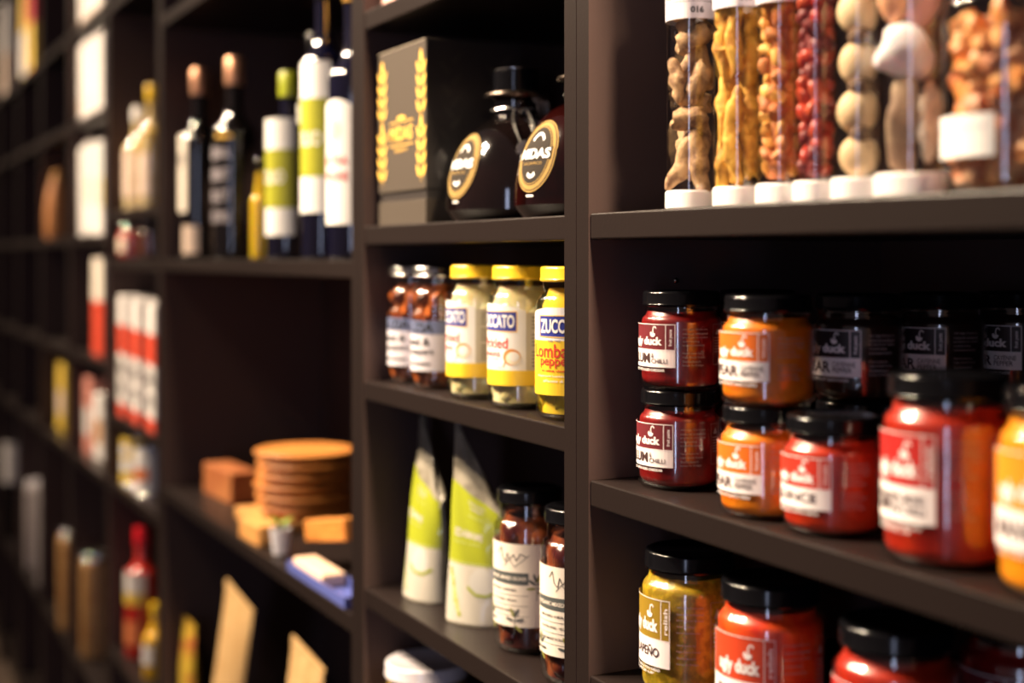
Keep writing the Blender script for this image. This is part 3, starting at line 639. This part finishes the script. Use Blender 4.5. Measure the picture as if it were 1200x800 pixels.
TURM = mat('turmeric_root', (0.42, 0.18, 0.015), 0.7, col2=(0.74, 0.42, 0.06), scale=110, bump=1.0, ramp=(0.35, 0.55))
GOLDN = mat('golden_crumb', (0.60, 0.24, 0.03), 0.6, col2=(0.80, 0.45, 0.10), scale=60); RUST = mat('rust_crumb', (0.42, 0.12, 0.03), 0.6, col2=(0.55, 0.20, 0.05), scale=60)
BUD = mat('red_bud', (0.42, 0.02, 0.012), 0.35, col2=(0.62, 0.10, 0.04), scale=80); BUD2 = mat('dark_red_bud', (0.20, 0.02, 0.02), 0.5)
NUT = mat('pale_nut_slice', (0.72, 0.50, 0.28), 0.6, col2=(0.80, 0.60, 0.36), scale=30); GAPB = mat('brown_gap_filler', (0.16, 0.09, 0.05), 0.8)  # brown filler pieces sit between the pale slices
test_tube(810, 0.030, 0.0190, 'leftmost glass tube of knobbly dried roots with label reading 016', ROOT, f_roots, ('016', 0.143), 1)
test_tube(866, 0.030, 0.0182, 'glass tube packed with yellow turmeric roots', TURM, f_sticks, ('017', 0.142), 2)
test_tube(915, 0.030, 0.0165, 'glass tube of golden and rust coloured crumbs', [GOLDN, RUST], f_bits(0.0062, 1.2, 0.155), ('018', 0.138), 3)
test_tube(957, 0.030, 0.0150, 'glass tube of small dark red buds', [BUD, BUD2], f_bits(0.0058, 1.3, 0.172, 0.2), None, 4)
test_tube(1006, 0.030, 0.0165, 'glass tube of stacked pale beige slices', [NUT, GAPB], f_slices, None, 5)
test_tube(1068, 0.030, 0.0215, 'glass tube with white and pink salt rocks', [mat('white_salt_rock', (0.78, 0.74, 0.78), 0.5, sss=0.3), mat('pink_salt_rock', (0.80, 0.40, 0.34), 0.45, col2=(0.85, 0.55, 0.5), scale=50, sss=0.3), mat('brown_salt_rock', (0.22, 0.13, 0.08), 0.7, col2=(0.4, 0.28, 0.18), scale=50), mat('grey_salt_rock', (0.45, 0.34, 0.26), 0.7, col2=(0.6, 0.5, 0.4), scale=60), mat('peach_salt_rock', (0.80, 0.42, 0.24), 0.5, sss=0.2)], f_rocks, None, 6)
t = thing('glass_canister', 'wide glass canister of orange dried fruit at the right edge', 'jar', (XA(1178, 0.046), 0.046, zs)); Rt = 0.035
bm = lathe(bmesh.new(), [(0, 0.0015), (Rt - 0.006, 0)] + arc(Rt - 0.006, 0.006, 0.006, -90, 0, 4) + arc(Rt - 0.012, 0.105, 0.012, 0, 70, 5) + [(0.026, 0.119), (0.026, 0.132)], 56); obj('glass_body', bm, TUBE, t)
bm = bmesh.new(); f_bits(0.0090, 1.0, 0.104, 0.35, 0.004, 1.2)(bm, Rt - 0.001, random.Random(7)); obj('contents', bm, [mat('dried_apricot', (0.78, 0.30, 0.08), 0.45, col2=(0.85, 0.46, 0.2), scale=60, sss=0.2), mat('dried_peach', (0.70, 0.42, 0.25), 0.5, col2=(0.5, 0.14, 0.04), scale=60)], t)
bm = lathe(bmesh.new(), [(0.0265, 0.118), (0.028, 0.119), (0.028, 0.138), (0.026, 0.140), (0, 0.140)], 48); obj('lid', bm, SILVER, t)
cv = Canvas(cyl_map(Rt + 0.0003, -90)); cv.rect(-0.026, 0.0215, 0.020, 0.044, WHITE, 1); cv.rect(-0.022, 0.016, 0.036, 0.0375, MATS['pale_lilac_paper'], 2); cv.build('label', t)

# ---------------------------------------------------------------- wide unit: tall bottles
def bottle(px, r, z, Rb, H, body, label, cap=None, labels=(), neck=0.30, az=-70, cat='bottle', name='glass_bottle', group=None, lay=None):
    t = thing(name, label, cat, (XA(px, r), r, z), 0, group); zn = H * (1 - neck); nr = Rb * 0.38
    prof = [(0, 0.002), (Rb - 0.004, 0)] + arc(Rb - 0.004, 0.004, 0.004, -90, 0, 3)[1:] + arc(Rb - 0.025 if Rb > 0.03 else Rb * 0.3, zn - 0.028, 0.025 if Rb > 0.03 else Rb * 0.7, 0, 60, 5) + [(nr, zn + 0.012), (nr, H - 0.006), (nr + 0.002, H - 0.005), (nr + 0.002, H - 0.001), (0, H)]
    obj('bottle_glass', lathe(bmesh.new(), prof, 32), body, t)
    if cap: obj('cap', lathe(bmesh.new(), [(nr + 0.001, H - H * neck * 0.45), (nr + 0.0022, H - H * neck * 0.44), (nr + 0.0024, H - 0.002), (nr + 0.0005, H + 0.0008), (0, H + 0.001)], 24), cap, t)
    if labels:
        cv = Canvas(cyl_map(Rb + 0.0002, az))
        for (u0, u1, v0, v1, m, L) in labels: cv.rect(u0, u1, v0, v1, m, L)
        if lay: lay(cv)
        cv.build('label', t)
    return t
DKG = mat('dark_bottle_glass', (0.004, 0.003, 0.003), 0.06, coat=1.0); BLG = mat('blue_bottle_glass', (0.003, 0.003, 0.012), 0.08, coat=1.0)
COP = mat('copper_foil', (0.70, 0.36, 0.22), 0.3, metal=0.7); OIL = mat('olive_oil', (0.62, 0.42, 0.02), 0.12, coat=1.0, sss=0.3)
GRN = mat('green_capsule', (0.36, 0.40, 0.02), 0.3, coat=0.5); WARM = mat('warm_label_paper', (0.80, 0.62, 0.50), 0.5); GREYL = mat('grey_lettering', (0.42, 0.38, 0.42), 0.5)
zs = EYE + z2[0]
def _t(*a):
    def f(cv):
        for x in a: cv.text(*x)
    return f
bottle(234, 0.05, zs, 0.036, 0.345, DKG, 'dark wine bottle with copper foil neck, leftmost on the wide unit', COP, [(-0.035, 0.010, 0.085, 0.225, CREAM, 1), (0.002, 0.034, 0.010, 0.060, WARM, 1)], lay=_t(('VINO', -0.030, 0.004, 0.17, 0.19, INK, 2)))
bottle(275, 0.05, zs, 0.036, 0.335, DKG, 'dark wine bottle with copper foil neck and grey lettering, second on the wide unit', COP,
       [(0.00, 0.030, 0.200, 0.206, GOLD, 1)], lay=_t(('RISERVA', -0.030, 0.026, 0.165, 0.185, GREYL, 2), ('CABERNET', -0.030, 0.026, 0.130, 0.150, GREYL, 2), ('MERLOT', -0.030, 0.026, 0.095, 0.115, GREYL, 2), ('ESTATE WINE', -0.030, 0.026, 0.060, 0.080, GREYL, 2)))
bottle(305, 0.03, zs, 0.0145, 0.150, OIL, 'slim clear bottle of golden olive oil in front of the dark bottles', BLACK, neck=0.22, name='oil_bottle')
la = [(-0.034, 0.034, 0.035, 0.205, WHITE, 1), (-0.034, 0.034, 0.075, 0.160, LIME, 2)]
bottle(339, 0.050, zs, 0.034, 0.275, BLG, 'oil bottle with green capsule and lime banded label, shortest of three', GRN, la, az=-62, name='oil_bottle', group='lime labelled bottles', lay=_t(('OLIO', -0.02, 0.02, 0.11, 0.13, WHITE, 3)))
la = [(-0.034, 0.034, 0.040, 0.235, WHITE, 1), (-0.034, 0.034, 0.085, 0.195, LIME, 2)]
bottle(371, 0.110, zs, 0.034, 0.345, BLG, 'tall oil bottle with lime banded label, middle of the three', BLACK, la, az=-62, name='oil_bottle', group='lime labelled bottles', lay=_t(('OLIO', -0.02, 0.02, 0.13, 0.15, WHITE, 3)))
la = [(-0.032, 0.032, 0.062, 0.262, WHITE, 1), (-0.032, 0.032, 0.110, 0.213, LIME, 2)]
bottle(380, 0.036, zs, 0.031, 0.395, BLG, 'tallest oil bottle with lime banded label in front', BLACK, la, neck=0.28, az=-62, name='oil_bottle', group='lime labelled bottles', lay=_t(('OLIO', -0.02, 0.02, 0.15, 0.17, WHITE, 3)))
cw = [(-0.032, 0.034, 0.045, 0.180, WHITE, 1)]
def arch(cv):
    cv.oval(0.001, 0.180, 0.033, 0.024, WHITE, 1, 20, 0, 0, 180); cv.oval(0.0, 0.165, 0.010, 0.014, MATS['pink_card'], 3); cv.text('EXTRA', -0.02, 0.02, 0.12, 0.132, RED, 3); cv.text('VERGINE', -0.02, 0.02, 0.10, 0.112, RED, 3)
bottle(416, 0.050, zs, 0.036, 0.390, BLG, 'bottle with arched white label and golden neck beside the post', mat('gold_cap', (0.80, 0.45, 0.10), 0.3, metal=0.8), cw, neck=0.34, az=-66, lay=arch)

# wide unit, lower shelf: wooden plates, boards, blue tray
zs = EYE + z2[1]
WOOD = mat('orange_wood', (0.52, 0.18, 0.03), 0.5, col2=(0.62, 0.25, 0.05), scale=30, stretch=(1, 8, 8)); WOODL = mat('light_wood', (0.58, 0.26, 0.07), 0.5, col2=(0.66, 0.33, 0.10), scale=30, stretch=(1, 8, 8)); WOODD = mat('brown_wood', (0.34, 0.10, 0.03), 0.5, col2=(0.42, 0.15, 0.045), scale=30)
def plate_mesh():
    return obj('wooden_plate', lathe(bmesh.new(), [(0, 0), (0.055, 0), (0.064, 0.003), (0.079, 0.0115), (0.0805, 0.0145), (0.079, 0.0165), (0.070, 0.0160), (0, 0.0155)], 64), WOOD)
ORD = ('lowest', 'second from the bottom', 'third from the bottom', 'fourth from the bottom', 'fifth from the bottom', 'top')
p0 = None
for i in range(6):
    o = plate_mesh() if p0 is None else p0.copy()
    if p0 is None: p0 = o
    else: C.objects.link(o)
    o.location = (XA(358, 0.130) + 0.002 * math.sin(i * 2.1), 0.130 + 0.002 * math.cos(i * 1.7), zs + 0.0195 * 0 + 0.018 + i * 0.0168)
    o['label'] = 'round orange brown wooden plate, %s of its stack' % ORD[i] if i != 5 else 'round orange brown wooden plate on top of the stack'
    o['category'] = 'plate'; o['group'] = 'stack of round wooden plates'
def slab(name, label, cat, loc, rot, size, m, bev=0.002, parts=None):
    t = thing(name, label, cat, loc); t.rotation_euler = rot
    bm = bmesh.new(); box(bm, -size[0] / 2, size[0] / 2, -size[1] / 2, size[1] / 2, 0, size[2]); obj('board' if 'board' in name else 'body', bm, m, t, False, bev)
    return t
slab('cutting_board', 'square wooden board lying under the stack of round plates', 'board', (XA(354, 0.130), 0.130, zs), (0, 0, R(5)), (0.172, 0.165, 0.0175), WOODL)
slab('wooden_box', 'dark reddish brown wooden box behind left of the plates', 'box', (XA(270, 0.083), 0.083, zs), (0, 0, R(4)), (0.15, 0.05, 0.055), WOODD)
slab('wooden_block', 'narrow light orange wooden block at the front of the shelf left of the plates', 'block', (XA(302, 0.021), 0.021, zs), (0, 0, R(3)), (0.09, 0.028, 0.030), WOODL)
slab('cutting_board', 'thick brown board leaning low beside the post in front of the plates', 'board', (XA(388, 0.055), 0.060, zs + 0.030), (R(0), R(-10), R(6)), (0.13, 0.03, 0.030), WOOD)
t = thing('blue_tray', 'shallow blue tray at the front of the wide shelf beside the post', 'tray', (XA(366, 0.0), 0.001, zs)); t.location.y = 0.0235; t.rotation_euler = (0, 0, 0)
BT = mat('blue_enamel', (0.10, 0.13, 0.42), 0.35, coat=0.4); bm = bmesh.new(); a, b, h_, w_ = 0.115, 0.021, 0.014, 0.002
box(bm, -a, a, -b, b, 0.0005, 0.0025); box(bm, -a, a, -b, -b + w_, 0.0025, h_); box(bm, -a, a, b - w_, b, 0.0025, h_); box(bm, -a, -a + w_, -b + w_, b - w_, 0.0025, h_); box(bm, a - w_, a, -b + w_, b - w_, 0.0025, h_); obj('tray_body', bm, BT, t, False)
slab('cheese_wedge', 'cream coloured wrapped block lying in the blue tray', 'food', (XA(374, 0.024), 0.0235, zs + 0.0027), (0, 0, 0), (0.12, 0.034, 0.018), mat('cream_wrap', (0.80, 0.55, 0.40), 0.5), 0.004)
t = thing('small_cup', 'small white cup with a green sprig in front of the plates', 'cup', (XA(330, 0.024), 0.0235, zs + 0.0027))
obj('cup', lathe(bmesh.new(), [(0, 0), (0.012, 0), (0.016, 0.036), (0.0145, 0.036), (0.011, 0.003), (0, 0.003)], 28), mat('white_glaze', (0.70, 0.68, 0.74), 0.3), t)
bm = bmesh.new()
for i in range(9):
    a = i * 2.4; blob(bm, (0.009 * math.cos(a) + 0.004, 0.009 * math.sin(a), 0.042 + 0.002 * (i % 4)), (0.009, 0.004, 0.002), (0, -0.5, a), 0, sub=2)
tube(bm, [(0, 0, 0.004), (0.001, 0, 0.025), (0.003, 0, 0.042)], 0.0015); obj('sprig', bm, mat('sprig_green', (0.22, 0.32, 0.03), 0.5), t)

# wide unit, bottom: kraft bags and crisps
zs = EYE + z2[2]
def flat_bag(px, r, w, H, th, m, label, lean, rz=0, name='kraft_bag', tilt=0):
    t = thing(name, label, 'bag', (XA(px, r), r, zs)); t.rotation_euler = (R(lean), R(tilt), R(rz))
    bm = bmesh.new(); NU, NV = 12, 16; g = {}
    for s in (-1, 1):
        for k in range(NV + 1):
            q = k / NV
            for i in range(NU + 1):
                u = -1 + 2 * i / NU; y_ = s * (th / 2 * (1 - q ** 3) * math.sqrt(max(0, 1 - u * u)) + 0.0004); g[s, k, i] = bm.verts.new((u * w / 2, y_ + 0.001 * math.sin(9 * u + 5 * q), q * H + 0.0))
        for k in range(NV):
            for i in range(NU): bm.faces.new((g[s, k, i], g[s, k, i + 1], g[s, k + 1, i + 1], g[s, k + 1, i]))
    bmesh.ops.remove_doubles(bm, verts=bm.verts, dist=0.0009); obj('bag_body', bm, m, t)
    bm = bmesh.new(); box(bm, -w / 2, w / 2, -0.0015, 0.0015, H - 0.012, H + 0.003); obj('top_seal', bm, m, t, False)
    return t
KR = mat('kraft_paper', (0.62, 0.38, 0.16), 0.5, col2=(0.68, 0.44, 0.20), scale=25)
flat_bag(262, 0.050, 0.115, 0.245, 0.022, KR, 'tan kraft paper bag leaning at the bottom of the wide unit', 0, 8, tilt=16)
flat_bag(340, 0.050, 0.105, 0.245, 0.022, KR, 'smaller tan kraft bag near the post at the bottom of the wide unit', 0, 8, tilt=14)
CR = mat('crisp_packet', (0.75, 0.50, 0.06), 0.25, col2=(0.55, 0.14, 0.05), scale=22, ramp=(0.5, 0.62), coat=0.6, bump=0.4)
flat_bag(222, 0.040, 0.085, 0.145, 0.030, CR, 'shiny yellow and red snack packet beside the kraft bags', 0, 0, 'snack_packet')
bottle(238, 0.125, zs, 0.024, 0.215, DKG, 'small dark sauce bottle with pale cap behind the snack packet', mat('pale_pink_cap', (0.75, 0.6, 0.6), 0.3), [(-0.02, 0.02, 0.07, 0.12, mat('rose_paper', (0.5, 0.1, 0.12), 0.5), 1)])

# ---------------------------------------------------------------- narrow unit with the cartons
zA, zB, zC, zD, zE = [EYE + v for v in z3]
GL = mat('golden_oil_glass', (0.55, 0.36, 0.08), 0.1, coat=1.0, col2=(0.75, 0.60, 0.35), scale=25)
bottle(163, 0.05, zA, 0.032, 0.225, GL, 'pale golden oil bottle in the narrow unit, left one of the pair', WHITE, [(-0.03, 0.02, 0.03, 0.13, WARM, 1)], name='oil_bottle')
bottle(178, 0.06, zA, 0.026, 0.265, GL, 'golden oil bottle with yellow cap in the narrow unit, right one of the pair', YLID, [(-0.03, 0.02, 0.03, 0.12, WARM, 1)], name='oil_bottle')
def mini_jar(px, r, z, Rj, H, m, lid, label, lm=None):
    t = thing('preserve_jar', label, 'jar', (XA(px, r), r, z)); jar_parts(t, Rj, H, m, lid, Rj * 0.93, 0.012, 0.004, 0.008, 0.006)
    if lm: cv = Canvas(cyl_map(Rj + 0.0002, -80)); cv.rect(-Rj, Rj * 0.7, H * 0.2, H * 0.6, lm, 1); cv.build('label', t)
mini_jar(156, 0.030, zB, 0.031, 0.075, mat('red_jam', (0.65, 0.05, 0.02), 0.3), 'silver', 'red jam jar with pale label under the golden oil bottles', WARM)
mini_jar(179, 0.045, zB, 0.031, 0.078, mat('dark_jam', (0.10, 0.03, 0.015), 0.3), 'silver', 'dark jam jar with shiny lid under the golden oil bottles')
def carton(px, r, z, w, d, H, label, bands, base_m, name='carton', rz=0, lean=0, cat='carton', group=None, words=()):
    t = thing(name, label, cat, (XA(px, r), r, z), 0, group); t.rotation_euler = (0, R(lean), R(rz))
    bm = bmesh.new(); box(bm, -w / 2, w / 2, 0, d, 0, H); obj('card_box', bm, base_m, t, False, 0.0015)
    cv = Canvas(flat_map(0), 1)
    cv.rect(-w / 2 + 0.001, w / 2 - 0.001, 0.001, H - 0.001, base_m, 0)
    for (a, b, c_, e, m) in bands: cv.rect(-w / 2 + a * w, -w / 2 + b * w, c_ * H, e * H, m, 1)
    for (s, a, b, c_, e, m) in words: cv.text(s, -w / 2 + a * w, -w / 2 + b * w, c_ * H, e * H, m, 2, 0.03)
    cv.build('print', t)
    # side print continues round the right flank
    cv = Canvas(lambda u, v, off: (w / 2 + off, u, v), 1)
    for (a, b, c_, e, m) in bands:
        if a <= 0.02 and b >= 0.98: cv.rect(0.001, d - 0.001, c_ * H, e * H, m, 1)
    if cv.mats: cv.build('side_print', t)
    else: cv.bm.free()
    return t
RC = mat('red_card', (0.72, 0.07, 0.03), 0.45); WC = mat('white_card', (0.80, 0.76, 0.74), 0.5); YC = mat('yellow_card', (0.80, 0.55, 0.08), 0.45); OC = mat('orange_card', (0.75, 0.22, 0.08), 0.45); BR = mat('brown_card', (0.45, 0.20, 0.08), 0.6, col2=(0.6, 0.32, 0.12), scale=60)
rb = [(0.0, 1.0, 0.0, 0.10, RC), (0.0, 1.0, 0.52, 0.76, RC)]
wd_ = [('PASTA', 0.12, 0.88, 0.34, 0.46, INK), ('100', 0.2, 0.8, 0.18, 0.28, INK)]
for k, (p_, w) in enumerate(((142, 'leftmost'), (158, 'middle'), (176, 'rightmost'))):
    carton(p_, 0.012, zC, 0.105, 0.06, 0.258 - 0.004 * k, 'red and white pasta carton, %s of three in the narrow unit' % w, rb, WC, rz=-4, group='red and white cartons', words=wd_)
for k, (p_, top, H, m, lm, lab) in enumerate(((146, 0, 0.115, YC, BLUE, 'yellow tin with blue print under the red cartons'), (162, 0, 0.105, YC, WHITE, 'yellow and white tin under the red cartons, middle one'), (178, 0, 0.100, WC, OC, 'white and orange tin under the red cartons beside the panel'))):
    t = thing('food_tin', lab, 'tin', (XA(p_, 0.045), 0.045, zD)); Rj = 0.036
    obj('tin_body', lathe(bmesh.new(), [(0, 0), (Rj, 0), (Rj, 0.002), (Rj - 0.001, 0.003), (Rj - 0.001, H - 0.003), (Rj, H - 0.002), (Rj, H), (Rj - 0.002, H), (Rj - 0.0025, H - 0.003), (0, H - 0.003)], 36), SILVER, t)
    cv = Canvas(cyl_map(Rj - 0.0008, -70)); cv.rect(-0.11, 0.11, 0.004, H - 0.004, m, 1); cv.rect(-0.03, 0.03, 0.03, 0.055, lm, 2); cv.oval(0, H - 0.030, 0.018, 0.012, WC, 2); cv.build('wrapper', t)
t = bottle(166, 0.05, zE, 0.034, 0.275, mat('red_sauce', (0.55, 0.03, 0.02), 0.25, coat=0.8), 'sauce bottle with bright red cap and white shoulders low in the narrow unit', mat('red_cap', (0.75, 0.01, 0.02), 0.3), [(-0.045, 0.045, 0.14, 0.185, WC, 1), (-0.045, 0.045, 0.115, 0.14, YC, 1), (-0.03, 0.03, 0.03, 0.08, OC, 1)], name='sauce_bottle', neck=0.28)
bottle(183, 0.045, zE, 0.026, 0.150, mat('mustard_sauce', (0.80, 0.45, 0.02), 0.3, coat=0.8), 'short yellow mustard bottle beside the red capped bottle', YLID, [(-0.02, 0.02, 0.03, 0.07, WC, 1)], name='sauce_bottle')

# ---------------------------------------------------------------- far, blurred units
q = [EYE + v for v in z4]
for k, (p_, ln, w) in enumerate(((91, -4, 'left'), (112, 0, 'right'))):
    carton(p_ + 1, 0.02, q[0], 0.15, 0.05, 0.19, 'white and peach carton high in the blurred unit, %s of two' % w, [(0, 1, 0.0, 0.12, WARM), (0.6, 1, 0.4, 1, MATS['blue_enamel'])], WC, lean=ln)
    carton(p_ + 1, 0.02, q[1], 0.155, 0.05, 0.195, 'tall white book pack on the upper blurred shelf, %s of two' % w, [(0.0, 0.2, 0.1, 0.3, WARM)], WC, lean=ln)
    carton(p_ + 1, 0.02, q[2], 0.155, 0.05, 0.225, 'tall white book pack with teal stripe below the upper pair, %s of two' % w, [(0.55, 0.68, 0.3, 0.95, mat('teal_card', (0.15, 0.45, 0.48), 0.5)), (0.85, 1.0, 0.3, 0.6, YC)], WC, lean=ln)
carton(114, 0.03, q[3], 0.125, 0.05, 0.235, 'tall carton, cream above red, beside the panel in the blurred unit', [(0, 1, 0, 0.55, RC), (0, 1, 0.55, 1, CREAM)], WC)
for k, (p_, m, b2_, H, w) in enumerate(((70, YC, WARM, 0.19, 'yellow and peach'), (86, CREAM, OC, 0.20, 'cream and orange'), (102, mat('rose_card', (0.7, 0.28, 0.22), 0.5), WC, 0.19, 'rose and white'), (115, WC, BR, 0.16, 'white and brown'))):
    carton(p_, 0.03, q[4], 0.11, 0.045, H, '%s booklet leaning in a blurred row at the lower left' % w, [(0.1, 0.9, 0.25, 0.6, b2_)], m, name='booklet', cat='book', lean=6 - 3 * k, group='blurred booklets')
mini_jar(92, 0.05, q[5], 0.055, 0.27, mat('corn_mix', (0.45, 0.20, 0.06), 0.6, col2=(0.62, 0.36, 0.14), scale=50), 'silver', 'tall brown jar of grain with pale lid at the lower left')
mini_jar(115, 0.05, q[5], 0.045, 0.26, MATS['corn_mix'], 'silver', 'second tall brown grain jar beside the panel at the lower left')
t = thing('paper_pack', 'blurred orange brown pear shaped pack in the left units', 'pack', (XA(66, 0.04), 0.04, q[2]))
obj('pack_body', lathe(bmesh.new(), [(0, 0), (0.030, 0), (0.035, 0.02), (0.034, 0.09), (0.028, 0.14), (0.014, 0.18), (0.010, 0.195), (0, 0.197)], 32), mat('amber_brown_paper', (0.62, 0.27, 0.09), 0.5, col2=(0.5, 0.2, 0.07), scale=40), t)
obj('tie', lathe(bmesh.new(), [(0.012, 0.180), (0.0160, 0.181), (0.0160, 0.186), (0.012, 0.187)], 24), GOLD, t)
# top left cluster
for k, (p_, m, b2_, w) in enumerate(((3, WC, WARM, 'white'), (25, YC, WC, 'yellow and white'), (35, mat('crimson_card', (0.55, 0.03, 0.05), 0.5), YC, 'crimson and yellow'))):
    carton(p_, 0.006, q[0], 0.13, 0.06, 0.33, '%s book at the far upper left corner' % w, [(0, 1, 0.02, 0.45, b2_)], m, name='book', cat='book')
# lower left cluster
bottle(22, 0.06, q[5] + 0.0, 0.055, 0.455, DKG, 'dark bottle with square white label at the far lower left', BLACK, [(-0.055, 0.055, 0.20, 0.34, WC, 1)])
for k, (p_, m, H, w) in enumerate(((48, mat('grey_tin_paint', (0.55, 0.48, 0.48), 0.4), 0.28, 'dull grey'), (62, mat('pale_grey_paint', (0.65, 0.58, 0.58), 0.35), 0.32, 'pale grey'))):
    mini_jar(p_, 0.06, q[5], 0.050, H, m, 'white', 'blurred %s canister between the dark bottle and the grain jars' % w)

# ---------------------------------------------------------------- everything stands on its shelf, clear of the panels
bpy.context.view_layer.update()
bays = [(o.location.x, [c for c in o.children if c.name.startswith('back_panel')][0]) for o in bpy.data.objects if o.name.startswith('shelving_unit')]
bays = [(x_ - max(abs(v.co.x) for v in c.data.vertices), x_ + max(abs(v.co.x) for v in c.data.vertices)) for x_, c in bays]
for o in list(C.objects):
    if o.parent or not o.get('category') or o['category'] == 'shelves': continue
    ms = [m for m in [o] + list(o.children_recursive) if m.type == 'MESH']
    pts = [m.matrix_world @ v.co for m in ms for v in m.data.vertices]
    x0, x1, zlo = min(p.x for p in pts), max(p.x for p in pts), min(p.z for p in pts)
    cx_ = (x0 + x1) / 2; a, b = min(bays, key=lambda ab: abs((ab[0] + ab[1]) / 2 - cx_) - (ab[1] - ab[0]) / 2)
    if x0 < a + 0.001: o.location.x += a + 0.001 - x0
    elif x1 > b - 0.001: o.location.x -= x1 - b + 0.001
    y0 = min(p.y for p in pts)
    if zlo < o.location.z - 1e-5: o.location.z += o.location.z - zlo
    o.location.z += 0.0002
